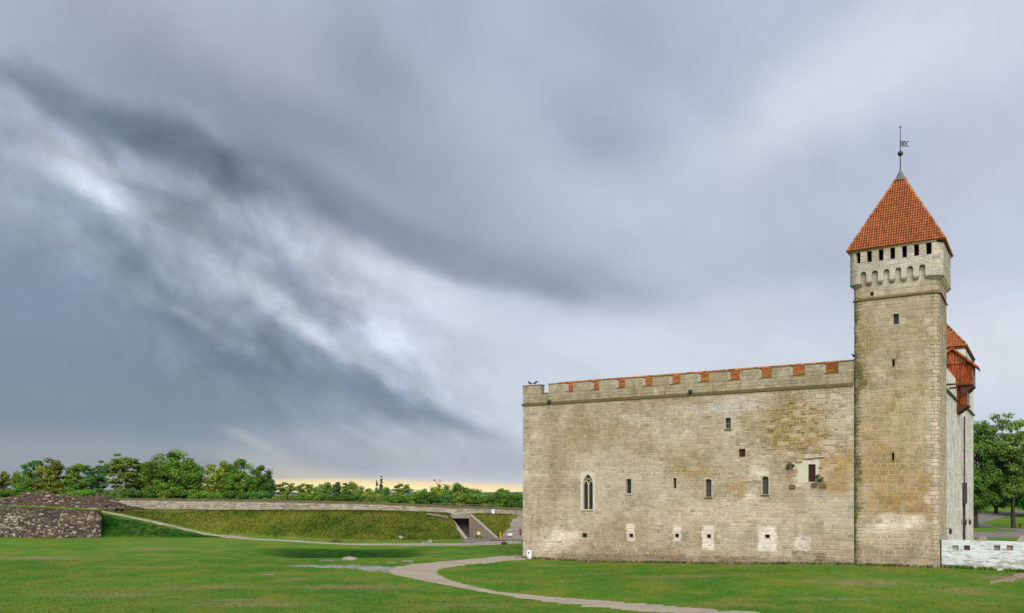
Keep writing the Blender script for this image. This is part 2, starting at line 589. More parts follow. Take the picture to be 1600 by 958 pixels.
M_side = fn_side('side wall limestone', (232, 224, 214))
M_plaster = simple('pale lime plaster', (212, 203, 184), AK, .22, 2.2, tintvar=.12, bumpd=.02)
M_surround = simple('dressed limestone', (190, 179, 150), AK, .3, 3.0, tintvar=.2, bumpd=.02)
M_parapet = stone_material('parapet limestone', (172, 164, 138), [
    (1250, 590, 12, 1.5, 0, .2, (152, 146, 116), .6), (940, 620, 9, .8, 0, .2, (150, 144, 116), .6)], .6)
M_moss = simple('mossy moulding', (108, 98, 62), AK, .55, 2.5, tintvar=.2, bumpd=.03)
M_glass, Ng, bg_, _ = mat_new('dark window glass')
bg_.inputs['Base Color'].default_value = (0.022, 0.027, 0.036, 1)
bg_.inputs['Roughness'].default_value = 0.22
bg_.inputs['Specular IOR Level'].default_value = 0.5
M_dark = simple('dark interior', (26, 24, 24), 1.0, .2)
M_shutter = simple('dark brown shutter boards', (58, 32, 26), 1.0, .4, 6)
M_lead = simple('lead sheet', (92, 96, 104), .9, .3, 4, rough=.6, spec=.4)
M_iron = simple('black iron', (44, 42, 42), 1.0, .3, 5, rough=.6, spec=.4)
M_white = simple('white paint', (226, 228, 230), .85, .12, 4)
M_concrete = simple('board marked concrete', (150, 140, 126), .72, .4, 1.4, bumpd=.02)
M_yellow = simple('yellow paint', (214, 176, 66), .8, .12, 4)
M_sign = simple('pale yellow sign', (226, 214, 120), .75, .1, 4)
M_bark = simple('grey brown bark', (74, 64, 54), .8, .45, 4, bumpd=.02)
M_rock = simple('pale field stone', (146, 138, 126), .66, .5, 2.2, bumpd=.04)
M_brownrock = simple('brown boulder', (88, 64, 54), .7, .4, 3, bumpd=.04)
M_wood, Nw, bw, _ = mat_new('orange stained boards')
_oc = Nw.n('TexCoord').outputs['Object']
_g = Nw.noise(Nw.mapping(_oc, scale=(6, 6, 0.6)), 1.6, 6, .65, .6)
_c = Nw.mix(Nw.ramp(_g, .36, .68), lin((84, 38, 20), .9), lin((176, 86, 44), .85))
Nw.put(bw.inputs['Base Color'], Nw.scale(_c, Nw.math('MULTIPLY_ADD', Nw.math('SUBTRACT', Nw.attr('tint'), .5), .7, 1.0)))
M_darkwood = simple('dark weathered timber', (82, 52, 42), .85, .4, 6)
M_greywood = simple('grey weathered boards', (128, 124, 122), .8, .3, 6)


def tile_material(name, moss):
    m, N, bs, out = mat_new(name)
    oc = N.n('TexCoord').outputs['Object']
    tint = N.attr('tint')
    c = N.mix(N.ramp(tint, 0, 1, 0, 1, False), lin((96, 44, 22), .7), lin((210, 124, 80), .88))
    big = N.noise(oc, 0.8, 5, .6)
    c = N.mix(N.ramp(big, .42, .75, 0, .3), c, lin((170, 84, 48), .85))
    mo = N.noise(oc, 1.7, 6, .7)
    c = N.mix(N.ramp(mo, .44, .66, 0, moss), c, lin((170, 138, 52), .85))
    fi = N.noise(oc, 7, 5, .7)
    c = N.scale(c, N.math('MULTIPLY_ADD', N.math('SUBTRACT', fi, .5), .7, 1.0))
    N.put(bs.inputs['Base Color'], c)
    bs.inputs['Roughness'].default_value = .8
    return m


M_tile = tile_material('orange clay pantiles', .22)
M_tile_moss = tile_material('mossy clay pantiles', .9)


# ------------------------------------------------------------------ terrain
def sst(a, b, x):
    t = np.clip((x - a) / (b - a), 0, 1)
    return t * t * (3 - 2 * t)


KX = np.array([-140, -73.0, -71.2, -61.4, -50.5, -38, -23, -13, -7.5, 0, 4, 40])
YA = np.array([142.2, 142.2, 142, 142, 141.5, 138, 128, 128.5, 134.5, 136.0, 136.5, 136])   # foot of bank
YB = np.array([143.2, 143.2, 148.2, 146.2, 143.6, 138.3, 128.3, 129, 135, 136.4, 137, 136.4])  # front of path ledge
YC = np.array([146, 146, 150, 148, 145.6, 139.6, 129.2, 130, 135.6, 137, 137.5, 137])     # back of path ledge
YD = np.array([160, 153, 152.2, 153.5, 150.5, 144, 136.6, 139, 140.6, 142.5, 146, 146])   # crest
ZB = np.array([5.0, 4.6, 4.15, 2.4, .25, 0.05, .0, .0, .0, .0, .0, .0])
ZD = np.array([5.1, 4.7, 4.25, 4.25, 4.25, 4.3, 4.33, 4.0, 3.85, 3.7, 3.55, 3.5])
YP = np.array([175, 167, 166, 160, 155, 150, 148, 146.5, 146.2, 146, 146.2, 147])         # parapet wall


def h(X, Y):
    X = np.asarray(X, float)
    Y = np.asarray(Y, float)
    z = 1.0 * sst(4, 40, X) * sst(58, 76, Y)
    z = z + 0.05 * np.sin(X * .33 + 1.0) * np.sin(Y * .21) + 0.04 * np.sin(X * .11 + Y * .17)
    # swell of the lawn right of the path, hollow in the lawn behind the puddle
    z = z + 0.35 * np.exp(-((X - 14) / 15) ** 2 - ((Y - 68) / 8) ** 2)
    z = z - 1.1 * np.exp(-(((X + 21) / 10.0) ** 2) ** 1.5 - (((Y - 108) / 7.0) ** 2) ** 1.5)
    ya, yb, yc, yd = (np.interp(X, KX, q) for q in (YA, YB, YC, YD))
    zb, zd, yp = (np.interp(X, KX, q) for q in (ZB, ZD, YP))
    r = np.where(Y < yb, zb * np.clip((Y - ya) / np.maximum(yb - ya, .2), 0, 1),
                 np.where(Y < yc, zb, zb + (zd - zb) * np.clip((Y - yc) / np.maximum(yd - yc, .5), 0, 1)))
    # soft crest and rough surface of the slope
    lump = (np.sin(X * .9 + Y * .5) * np.sin(Y * 1.1 - X * .37) * .10 + np.sin(X * .31 - Y * .6) * .08)
    on = np.clip((r - zb) / np.maximum(zd - zb, .3), 0, 1)
    r = r + lump * on * (1 - on) * 4 * (zd - zb > .6)
    back = sst(2.0, 12, Y - yp)
    r = r * (1 - back) + 3.0 * back
    keep = 1 - sst(25, 42, X)
    z = z * (1 - sst(0, 3, r) * keep) + r * keep
    # right of the castle the park rises gently
    z = z + sst(45, 60, X) * (0.2 * sst(110, 150, Y) + 2.2 * sst(152, 235, Y))
    # cutting in front of the tunnel
    tl = -10.6 + (141 - Y) * .5
    tr = -6.8 + (141 - Y) * .9
    cut = (Y > 133) & (Y < 141.05) & (X > tl) & (X < tr)
    z = np.where(cut, 0.0, z)
    # shore beyond the trees
    far = sst(235, 300, Y) * (1 - sst(-10, 60, X))
    return z * (1 - far) + (-5.0) * far


def hh(x, y):
    return float(h(x, y))


def ground(px, py):
    Y = EYE * F / (py - 768)
    for _ in range(25):
        Y = 0.5 * Y + 0.5 * (EYE - hh((px - 800) / F * Y, Y)) * F / (py - 768)
    return (px - 800) / F * Y, Y


def at(px, Y):
    return (px - 800) / F * Y


def grass_mat():
    m, N, bs, out = mat_new('meadow grass')
    oc = N.n('TexCoord').outputs['Object']
    wild, bank, dirt = N.attr('wild'), N.attr('bank'), N.attr('dirt')
    n1 = N.noise(oc, .05, 5, .6)
    n2 = N.noise(oc, .22, 6, .65)
    n3 = N.noise(oc, 1.3, 6, .7)
    n4 = N.noise(oc, 9.0, 5, .75)
    G = 0.76
    c = N.mix(N.ramp(n1, .35, .65), lin((76, 124, 38), G), lin((100, 138, 48), G))
    c = N.mix(N.ramp(n2, .44, .64, 0, .9), c, lin((126, 136, 52), G))
    c = N.mix(N.ramp(n2, .24, .42, .75, 0), c, lin((62, 116, 32), G))
    c = N.mix(N.ramp(n3, .52, .74, 0, .6), c, lin((136, 126, 66), G))
    # unmown olive grass on the rampart
    wc = N.mix(N.ramp(n2, .38, .62), lin((80, 98, 32), G), lin((108, 114, 42), G))
    wc = N.mix(N.ramp(n3, .5, .75, 0, .6), wc, lin((112, 94, 40), G))
    wc = N.mix(N.ramp(n2, .32, .46, .7, 0), wc, lin((52, 76, 22), G))
    c = N.mix(wild, c, wc)
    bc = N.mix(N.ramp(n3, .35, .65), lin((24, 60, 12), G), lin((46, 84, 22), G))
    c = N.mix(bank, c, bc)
    dm = N.math('MULTIPLY', dirt, N.ramp(N.math('ADD', n3, N.math('MULTIPLY', n4, .4)), .5, .8))
    c = N.mix(dm, c, lin((158, 140, 104), .7))
    # bare worn spots, wide and shallow
    worn = N.math('MULTIPLY', N.ramp(N.noise(oc, .13, 4, .6), .54, .68), N.ramp(n3, .46, .64))
    c = N.mix(N.math('MULTIPLY', worn, .3), c, lin((142, 122, 92), .75))
    sh = N.math('MULTIPLY_ADD', N.math('SUBTRACT', n4, .5), .8, 1.0)
    sh = N.math('MULTIPLY', sh, N.math('MULTIPLY_ADD', N.math('SUBTRACT', n3, .5), .5, 1.0))
    N.put(bs.inputs['Base Color'], N.scale(c, sh))
    bs.inputs['Roughness'].default_value = 1.0
    bs.inputs['Specular IOR Level'].default_value = .05
    bump(N, bs, N.math('ADD', n3, n4), .12, .8)
    return m


M_grass = grass_mat()


def merge_lines(*segs):
    return np.unique(np.round(np.concatenate(segs), 3))


def ground_attrs(X, Y):
    zb, zd = np.interp(X, KX, ZB), np.interp(X, KX, ZD)
    yc, yb, ya, yp = (np.interp(X, KX, q) for q in (YC, YB, YA, YP))
    left = 1 - sst(8, 16, X)
    wild = sst(-.4, .6, Y - yc) * left * (1 - sst(0, 4, Y - 240))
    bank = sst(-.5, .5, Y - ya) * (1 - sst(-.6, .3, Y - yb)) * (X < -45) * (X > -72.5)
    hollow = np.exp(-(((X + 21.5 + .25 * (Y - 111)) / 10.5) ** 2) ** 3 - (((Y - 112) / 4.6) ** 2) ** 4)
    bank = np.maximum(bank, hollow)  # dark bank colour stands in for the hollow's shading
    dirt = np.zeros_like(X)
    # foot of the castle, worn corners
    u = (X - L0[0]) * .848 - (Y - L0[1]) * .53
    v = (X - L0[0]) * .53 + (Y - L0[1]) * .848
    foot = np.exp(-((v + .4) / .9) ** 2) * (u > -1) * (u < 44)
    dirt = np.maximum(dirt, foot * .8)
    for px, py, rx, ry in ((1570, 903, 1.6, 1.6), (1505, 924, 2.0, 1.4), (850, 884, 1.8, 1.2), (935, 897, 1.2, .6), (230, 886, 5, 1.2),
                           (240, 858, 4, 3), (370, 938, 2.5, .8), (420, 895, 1.2, .8), (460, 905, 1.6, 1.2), (1130, 944, 3, .5), (1300, 936, 4, .5), (400, 944, 4.5, 1.0), (330, 918, 5, 1.2), (560, 918, 4, 1.5), (180, 930, 4, 1.2), (60, 872, 6, 2.5), (720, 945, 3, .8), (1080, 900, 4, 1.5), (1350, 910, 4, 1.6)):
        gx, gy = ground(px, py)
        dirt = np.maximum(dirt, np.exp(-((X - gx) / rx) ** 2 - ((Y - gy) / ry) ** 2))
    return {'wild': wild, 'bank': bank, 'dirt': dirt}


def build_terrain():
    xs = merge_lines(np.array([-9000, -4000, -1800, -800, -400, -250, -180, -150]), np.arange(-140, 95.1, .9), np.arange(-74, -68, .3),
                     np.arange(-12.4, -1.0, .3), np.array([105, 130, 180, 260, 420, 800, 2000, 9000]))
    ys = merge_lines(np.array([-3000, -900, -300, -100, -30, 10, 30, 42]), np.arange(50, 240, .9), np.arange(133, 142.4, .3),
                     np.array([141.05, 141.35]), np.array([250, 262, 275, 290, 320, 420, 700, 1500, 4000, 9000]))
    X, Y = np.meshgrid(xs, ys)
    Z = h(X, Y)
    nx, ny = len(xs), len(ys)
    V = np.stack([X, Y, Z], -1).reshape(-1, 3)
    idx = np.arange(nx * ny).reshape(ny, nx)
    Q = np.stack([idx[:-1, :-1], idx[:-1, 1:], idx[1:, 1:], idx[1:, :-1]], -1).reshape(-1, 4)
    cx = (X[:-1, :-1] + X[1:, 1:]).ravel() / 2
    cy = (Y[:-1, :-1] + Y[1:, 1:]).ravel() / 2
    hole = (cx > -10.5) & (cx < -6.9) & (cy > 140.7) & (cy < 149)
    o = np_mesh('ground', V, Q[~hole], M_grass, smooth=True, attrs=ground_attrs(V[:, 0], V[:, 1]))
    tag(o, kind='structure')


build_terrain()

# grass blades: tufts on the near lawn, longer ones on the rampart slope
def grass_field(name, n, xr, yr, hgt, wid, seed, keep, parent=None):
    r = np.random.default_rng(seed)
    Y = yr[0] + (yr[1] - yr[0]) * r.random(n) ** 1.2
    X = (r.random(n) * 2 - 1) * .66 * Y if xr is None else r.uniform(xr[0], xr[1], n)
    ok = keep(X, Y)
    X, Y = X[ok], Y[ok]
    n = len(X)
    Z = h(X, Y) - .01
    a = r.uniform(0, math.pi, n)
    hg = hgt * r.uniform(.5, 1.3, n)
    w = wid * r.uniform(.6, 1.3, n)
    lean = r.normal(0, .35, (n, 2)) * hg[:, None]
    dx, dy = np.cos(a) * w, np.sin(a) * w
    A = np.stack([X - dx, Y - dy, Z], -1)
    B = np.stack([X + dx, Y + dy, Z], -1)
    D = np.stack([X + lean[:, 0], Y + lean[:, 1], Z + hg], -1)
    E = np.stack([X - dx * .4 + lean[:, 1], Y - dy * .4 - lean[:, 0], Z + hg * .8], -1)
    V = np.stack([A, B, D, E], 1).reshape(-1, 3)
    Q = np.arange(n * 4).reshape(n, 4)
    at_ = ground_attrs(V[:, 0], V[:, 1])
    o = np_mesh(name, V, Q, M_blade, tint=r.random(n), attrs=at_)
    return tag(o, kind='stuff')


M_blade = M_grass

# ------------------------------------------------------------------ paths


def gravel(name, c1, c2, k=.72):
    m, N, bs, out = mat_new(name)
    oc = N.n('TexCoord').outputs['Object']
    n1 = N.noise(oc, .35, 5, .6)
    n2 = N.noise(oc, 3.0, 6, .7)
    n3 = N.noise(oc, 14.0, 4, .8)
    c = N.mix(N.ramp(n1, .35, .65), lin(c1, k), lin(c2, k))
    c = N.mix(N.ramp(n2, .52, .72, 0, .6), c, lin((208, 200, 188), k))
    c = N.mix(N.ramp(N.noise(oc, .8, 6, .7), .55, .68, 0, .55), c, lin((136, 128, 104), k))
    c = N.mix(N.ramp(n2, .22, .38, .5, 0), c, lin((120, 106, 90), k))
    c = N.scale(c, N.math('MULTIPLY_ADD', N.math('SUBTRACT', n3, .5), 1.0, 1.0))
    N.put(bs.inputs['Base Color'], c)
    bump(N, bs, n3, .03, .8)
    return m


M_path = gravel('pinkish path gravel', (172, 154, 138), (182, 168, 146))
M_ramp = gravel('pale trodden path', (176, 168, 146), (158, 150, 130))
M_road = gravel('grey park road', (138, 130, 124), (122, 112, 106))


def resample(pts, n):
    p = np.array(pts, float)
    d = np.r_[0, np.cumsum(np.hypot(*(p[1:] - p[:-1]).T))]
    # smooth by chord-length Catmull-like interpolation: cubic through averaged points
    t = np.linspace(0, d[-1], n)
    q = np.stack([np.interp(t, d, p[:, 0]), np.interp(t, d, p[:, 1])], -1)
    for _ in range(max(2, n // 60)):
        q[1:-1] = .25 * q[:-2] + .5 * q[1:-1] + .25 * q[2:]
    return q


def strip(name, A, B, mat, n=160, m=7, lift=.035, jit=.25, seed=1, kind='structure'):
    r = np.random.default_rng(seed)
    A, B = resample(A, n), resample(B, n)

    def wob():
        w = r.normal(0, 1, n)
        s = np.convolve(w, np.ones(5) / 5, 'same') * 1.4 + w * .5
        return s * jit * .5
    W = B - A
    W /= np.maximum(np.hypot(W[:, 0], W[:, 1]), .01)[:, None]
    A = A - W * wob()[:, None]
    B = B + W * wob()[:, None]
    T = np.linspace(0, 1, m)
    XY = A[:, None, :] * (1 - T)[None, :, None] + B[:, None, :] * T[None, :, None]
    Z = h(XY[..., 0], XY[..., 1]) + lift
    Z[:, 0] -= lift * 1.6
    Z[:, -1] -= lift * 1.6
    V = np.concatenate([XY, Z[..., None]], -1).reshape(-1, 3)
    idx = np.arange(n * m).reshape(n, m)
    Q = np.stack([idx[:-1, :-1], idx[:-1, 1:], idx[1:, 1:], idx[1:, :-1]], -1).reshape(-1, 4)
    o = np_mesh(name, V, Q, mat, smooth=True)
    return tag(o, kind=kind)


G = lambda *pp: [ground(*p) for p in pp]
# gravel path: from the castle's left corner to the fork, then round towards the viewer and off to the right
strip('gravel_path', G((822, 867), (780, 869), (735, 873), (690, 877), (650, 881), (615, 886), (598, 891), (612, 897), (640, 903), (680, 911), (745, 923),
                       (830, 938), (920, 948), (1010, 956), (1120, 965), (1300, 978)),
      G((822, 875), (795, 876.5), (765, 880), (735, 882.5), (708, 885.5), (690, 889), (684, 893), (688, 898), (698, 904), (722, 912), (780, 926),
        (860, 933), (940, 938), (1000, 943), (1110, 951.5), (1290, 964)), M_path, 420, 11, .04, .55, 3)
# path along the foot of the rampart and up the ramp
strip('rampart_path', [(at(815, 124), 124), (at(770, 121), 121), (at(720, 119.5), 119.5), (at(640, 120), 120), (at(560, 121.5), 121.5), (at(500, 126), 126), (at(430, 131.5), 131.5),
                       (at(380, 137), 137), (-50.5, 143.6), (-61.4, 146.4), (-71.2, 148.4), (-74, 149.2)],
      [(at(815, 134), 134), (at(770, 131.5), 131.5), (at(735, 126.5), 126.5), (at(640, 124.2), 124.2), (at(560, 124.6), 124.6), (at(500, 129), 129), (at(430, 136), 136),
       (at(380, 141), 141), (-50.2, 145.4), (-61.2, 147.9), (-71, 149.8), (-74, 150.5)], M_ramp, 220, 7, .09, .3, 5)
strip('tunnel_apron', [(-7.2, 127), (-8.4, 134.2), (-10.4, 140.8)], [(1.0, 130), (-2.6, 136.2), (-6.9, 140.8)], M_road, 30, 7, .06, .15, 7)
# gravel road climbing the rampart beside the castle corner
strip('rampart_ramp', [(-4.2, 132), (-2.2, 137.2), (-.3, 141.0), (2.0, 146.0)], [(6, 130), (7, 137), (8, 142), (9, 146.5)], gravel('ramp gravel', (160, 146, 134), (140, 128, 116)), 60, 12, .16, .35, 9)
# grey water-worn gravel left of the fork
strip('wet_gravel', G((450, 884), (490, 882), (530, 883), (575, 883.5), (618, 885)), G((455, 884.6), (500, 887), (545, 888.5), (580, 893), (612, 896)), gravel('wet grey gravel', (156, 156, 154), (132, 132, 124), .75), 90, 5, .03, 1.1, 11)
# park road behind the white wall, with a track leading away between the trees
strip('park_road', [(62, 120), (80, 124), (110, 126)], [(62, 136), (80, 139), (110, 140)], M_road, 30, 7, .05, .3, 13)
strip('park_track', [(82.2, 137), (84.0, 150), (88, 168), (99, 190), (118, 210), (150, 225)], [(86.0, 137), (87.2, 150), (92.4, 168), (106, 186), (126, 200), (155, 212)], M_road, 60, 7, .07, .4, 15)

strip('dirt_patch', G((1545, 908), (1570, 902), (1600, 894), (1640, 886)), G((1548, 912), (1575, 910), (1600, 906), (1650, 901)), gravel('trodden earth', (158, 138, 116), (140, 122, 98)), 40, 5, .03, .7, 21)

# sea and the far shore
sea_m, Ns, bs_, _ = mat_new('sea water')
bs_.inputs['Base Color'].default_value = (.12, .15, .17, 1)
bs_.inputs['Roughness'].default_value = .22
_n = Ns.noise(Ns.n('TexCoord').outputs['Object'], .25, 4, .6)
bump(Ns, bs_, _n, .4, .5)
np_mesh('sea', [(-9000, 262, -2.5), (30, 262, -2.5), (30, 9000, -2.5), (-9000, 9000, -2.5)], [(0, 1, 2, 3)], sea_m)['kind'] = 'structure'
r_ = np.random.default_rng(8)
xs = np.linspace(-3600, 300, 240)
top = (11 + 5 * np.sin(xs * .0021 + 1) + 3 * np.sin(xs * .011) + r_.normal(0, 1.0, 240)) * (1 - .9 * sst(-1500, -1000, xs))
V = np.concatenate([np.stack([xs, np.full(240, 3200.), np.full(240, -3.)], -1), np.stack([xs, np.full(240, 3260.), top + 4], -1), np.stack([xs, np.full(240, 3500.), np.full(240, -3.)], -1)])
Q = [(i, i + 1, 240 + i + 1, 240 + i) for i in range(239)] + [(240 + i, 240 + i + 1, 480 + i + 1, 480 + i) for i in range(239)]
np_mesh('far_hills', V, Q, simple('distant wooded shore', (96, 116, 136), .8, .3, .02))['kind'] = 'structure'  # blue-grey haze of distance is mixed into the shore colour

# ------------------------------------------------------------------ coursed stone facing
rng = random.Random(11)


def subtract(rects, holes, least=.10):
    for (a0, a1, b0, b1) in holes:
        out = []
        for (s0, s1, z0, z1, t) in rects:
            if s1 <= a0 or s0 >= a1 or z1 <= b0 or z0 >= b1:
                out.append((s0, s1, z0, z1, t))
                continue
            if s0 < a0:
                out.append((s0, a0 - .01, z0, z1, t))
            if s1 > a1:
                out.append((a1 + .01, s1, z0, z1, t))
            m0, m1 = max(s0, a0), min(s1, a1)
            if z0 < b0:
                out.append((m0, m1, z0, b0 - .01, t))
            if z1 > b1:
                out.append((m0, m1, b1 + .01, z1, t))
        rects = [q for q in out if q[1] - q[0] > least and q[3] - q[2] > .06]
    return rects


def courses(s0, s1, z0, z1, hm, lm, holes, seed, wide=None, split=.25):
    r = random.Random(seed)
    rects = []
    z = z0
    while z < z1 - .05:
        hc = min(hm * r.uniform(.68, 1.35), z1 - z)
        s = s0 - r.uniform(0, lm)
        while s < s1:
            ll = lm * r.choice((r.uniform(.4, .8), r.uniform(.7, 1.2), r.uniform(1.0, 1.8)))
            a, b = max(s, s0), min(s + ll, s1)
            s += ll
            if b - a < .12:
                continue
            g = r.uniform(.008, .022)
            k = r.random() * .97
            if wide:
                w = wide((a + b) / 2, z)
                g += w * r.uniform(.2, 1.0) * .035
                k *= 1 - .75 * min(1, w) * r.random()
            if r.random() < split and ll < lm and hc > hm * .9:
                zz = z + hc * r.uniform(.4, .6)
                rects.append((a + g, b - g, z + g * .7, zz - g * .7, k))
                rects.append((a + g, b - g, zz + g * .7, z + hc - g * .7, k * .9))
            else:
                rects.append((a + g, b - g, z + g * .7, z + hc - g * .7, k))
        z += hc
    return subtract(rects, holes)


def stone_geo(S, rect, proud, c, nseg, r):
    s0, s1, z0, z1, t = rect
    c = min(c, (s1 - s0) * .25, (z1 - z0) * .25)
    j = lambda k=1.0: r.uniform(-.012, .012) * k
    v = [S(s0 + j(), z0 + j(), -.01), S(s0 + j(), z1 + j(), -.01)]
    tilt = r.uniform(-.006, .006)
    for i in range(nseg + 1):
        s = s0 + c + (s1 - s0 - 2 * c) * i / nseg
        e = 0 if 0 < i < nseg else 1
        q0, q1 = j(), j()
        v += [S(s, z0 + q0, -.01), S(s + j(e), z0 + c + q0, proud + tilt + j(.5)), S(s + j(e), z1 - c + q1, proud - tilt + j(.5)), S(s, z1 + q1, -.01)]
    v += [S(s1 + j(), z0 + j(), -.01), S(s1 + j(), z1 + j(), -.01)]
    f = [(0, 2, 3), (0, 3, 4, 1), (1, 4, 5)]
    for i in range(nseg):
        b = 2 + 4 * i
        f += [(b, b + 4, b + 5, b + 1), (b + 1, b + 5, b + 6, b + 2), (b + 2, b + 6, b + 7, b + 3)]
    b = 2 + 4 * nseg
    e0, e1 = len(v) - 2, len(v) - 1
    f += [(b, e0, b + 1), (b + 1, e0, e1, b + 2), (b + 2, e1, b + 3)]
    return v, f


def lay(S, rects, mat, parent, singles, seed, proud=(.012, .034), seg=lambda r: 1, extra=None, weight=lambda r: 1.0, chamfer=.022, join='stone_facing', name='stone'):
    """the stones that show largest become objects of their own, the rest one part"""
    r = random.Random(seed)
    order = sorted(rects, key=lambda q: -(q[1] - q[0]) * (q[3] - q[2]) * weight(q))
    rest = MB()
    for i, q in enumerate(order):
        p = r.uniform(*proud)
        if extra:
            p += extra(q, r)
        v, f = stone_geo(S, q, p, chamfer, seg(q), r)
        if i < singles:
            mb = MB()
            mb.add(v, f, q[4])
            mb.build(name, mat, parent)
        else:
            rest.add(v, f, q[4])
    if rest.v:
        rest.build(join, mat, parent, kind='stuff')


def wall_grid(name, S, s0, s1, z0, z1, holes, mat, parent, step=3.0):
    """base surface behind the stones, with real openings"""
    ss = sorted(set([s0, s1] + [x for q in holes for x in q[:2] if s0 < x < s1] + list(np.arange(s0, s1, step))))
    zs = sorted(set([z0, z1] + [x for q in holes for x in q[2:4] if z0 < x < z1] + list(np.arange(z0, z1, step))))
    mb = MB()
    idx = {}

    def vi(i, k):
        if (i, k) not in idx:
            idx[(i, k)] = len(mb.v)
            mb.v.append(tuple(S(ss[i], zs[k], 0)))
        return idx[(i, k)]
    for i in range(len(ss) - 1):
        for k in range(len(zs) - 1):
            cs, cz = (ss[i] + ss[i + 1]) / 2, (zs[k] + zs[k + 1]) / 2
            if any(q[0] < cs < q[1] and q[2] < cz < q[3] for q in holes):
                continue
            mb.f.append((vi(i, k), vi(i + 1, k), vi(i + 1, k + 1), vi(i, k + 1)))
            mb.tint.append(1.0)
    return mb.build(name, mat, parent)


# ------------------------------------------------------------------ windows
def arch_line(u0, u1, z1, kind, n=10):
    """top outline from the left spring to the right spring; returns spring height and points"""
    w = u1 - u0
    if kind == 'rect':
        return z1, [(u0, z1), (u1, z1)]
    if kind == 'round':
        r_ = w / 2
        zs = z1 - r_ * .62
        return zs, [(u0 + r_ - r_ * math.cos(math.pi * i / n), zs + r_ * .62 * math.sin(math.pi * i / n)) for i in range(n + 1)]
    R = w * 1.0                                                # pointed
    zs = z1 - w * .866
    left = [(u1 - R * math.cos(a), zs + R * math.sin(a)) for a in np.linspace(0, math.pi / 3, n // 2 + 1)]
    right = [(u0 + R * math.cos(a), zs + R * math.sin(a)) for a in np.linspace(math.pi / 3, 0, n // 2 + 1)]
    return zs, left + right[1:]


def window(parent, S, u0, u1, z0, z1, kind, mat_s, pane_mat, margins=(.18, .18, .15, .18), depth=.38, proud=.042, sill=None, ragged=0.0, seed=0,
           name='window', pane_name='pane', label=None):
    """surround with reveal (the part), pane, sill (sub-parts). Returns the part. S(u, z, p): p metres in front of the wall"""
    r = random.Random(seed)
    ml, mr, mb_, mt = margins
    zs, arc = arch_line(u0, u1, z1, kind)
    out0, out1, oz0, oz1 = u0 - ml, u1 + mr, z0 - mb_, z1 + mt
    mb = MB()
    jj = lambda: r.uniform(-ragged, ragged)
    inner = [(u0, z0)] + arc + [(u1, z0)]
    if kind == 'rect':
        inner = [(u0, z0), (u0, z1), (u1, z1), (u1, z0)]
    # outer loop: matched to inner points by projection on the rectangle, finely cut so that a ragged edge reads
    def proj(p):
        if p == inner[0]:
            return (out0, oz0)
        if p == inner[-1]:
            return (out1, oz0)
        if p == inner[1]:
            return (out0, oz1)
        if p == inner[-2]:
            return (out1, oz1)
        return (out0 + (p[0] - u0) / (u1 - u0) * (out1 - out0), oz1)
    pin, pout = [], []
    pairs = [(p, proj(p)) for p in inner] + [(inner[0], proj(inner[0]))]
    for (a, A), (b, B) in zip(pairs[:-1], pairs[1:]):
        L = math.hypot(B[0] - A[0], B[1] - A[1])
        n = max(1, int(L / .22)) if ragged else 1
        for i in range(n):
            t = i / n
            pin.append((a[0] + (b[0] - a[0]) * t, a[1] + (b[1] - a[1]) * t))
            pout.append((A[0] + (B[0] - A[0]) * t + jj(), A[1] + (B[1] - A[1]) * t + jj()))
    n = len(pin)
    v = [S(p[0], p[1], proud) for p in pin] + [S(p[0], p[1], proud) for p in pout] + [S(p[0], p[1], -depth) for p in pin] + [S(p[0], p[1], -.02) for p in pout]
    f = []
    for i in range(n):
        j = (i + 1) % n
        f += [(i, j, n + j, n + i), (i, 2 * n + i, 2 * n + j, j), (n + i, n + j, 3 * n + j, 3 * n + i)]
    mb.add(v, f, .5)
    w = mb.build(name, mat_s, parent)
    if label:
        w['label'] = label
    pm = MB()
    pm.add([S(p[0], p[1], -depth + .06) for p in inner], [tuple(range(len(inner)))], .5)
    pm.build(pane_name, pane_mat, w)
    if sill:
        sm = MB()
        a, b = u0 - .1, u1 + .1
        pts = [S(a, z0 - .14, -.05), S(b, z0 - .14, -.05), S(b, z0 - .14, .12), S(a, z0 - .14, .12), S(a, z0, -.2), S(b, z0, -.2), S(b, z0 - .05, .12), S(a, z0 - .05, .12)]
        sm.hexa(pts, .5)
        sm.build('sill', sill, w)
    return w, (out0, out1, oz0, oz1), (u0, u1, z0, z1)


def lattice(S, u0, u1, z0, z1, nu, nz, w, p, mat, parent, diag=False):
    mb = MB()
    for i in range(1, nu):
        a = u0 + (u1 - u0) * i / nu
        mb.bar(S(a, z0, p), S(a, z1, p), w)
    for i in range(1, nz):
        a = z0 + (z1 - z0) * i / nz
        mb.bar(S(u0, a, p + .003), S(u1, a, p + .003), w * .9)
    return mb.build('glazing_bar', mat, parent)


# ------------------------------------------------------------------ the castle
castle = empty('castle', (L0[0], L0[1], 0), RZ)
tag(castle, 'long pale limestone castle block with battlements and a low red tiled roof', 'castle')
UE = 35.55                     # where the front meets the tower
Z_STRING, Z_EMB, Z_MER = 17.3, 18.6, 19.55
SF = lambda u, z, p=0.0: (u, -p, z)


def uz(px0, px1, py0, py1):
    """pixel rectangle on the front -> (u0, u1, z0, z1)"""
    c = (px0 + px1) / 2
    return fu(px0)[0], fu(px1)[0], fu(c, py1)[1], fu(c, py0)[1]


holes, clear = [], []


def add_window(*a, **k):
    w, o, i = window(castle, SF, *a, **k)
    holes.append(i)
    clear.append(o)
    return w, i


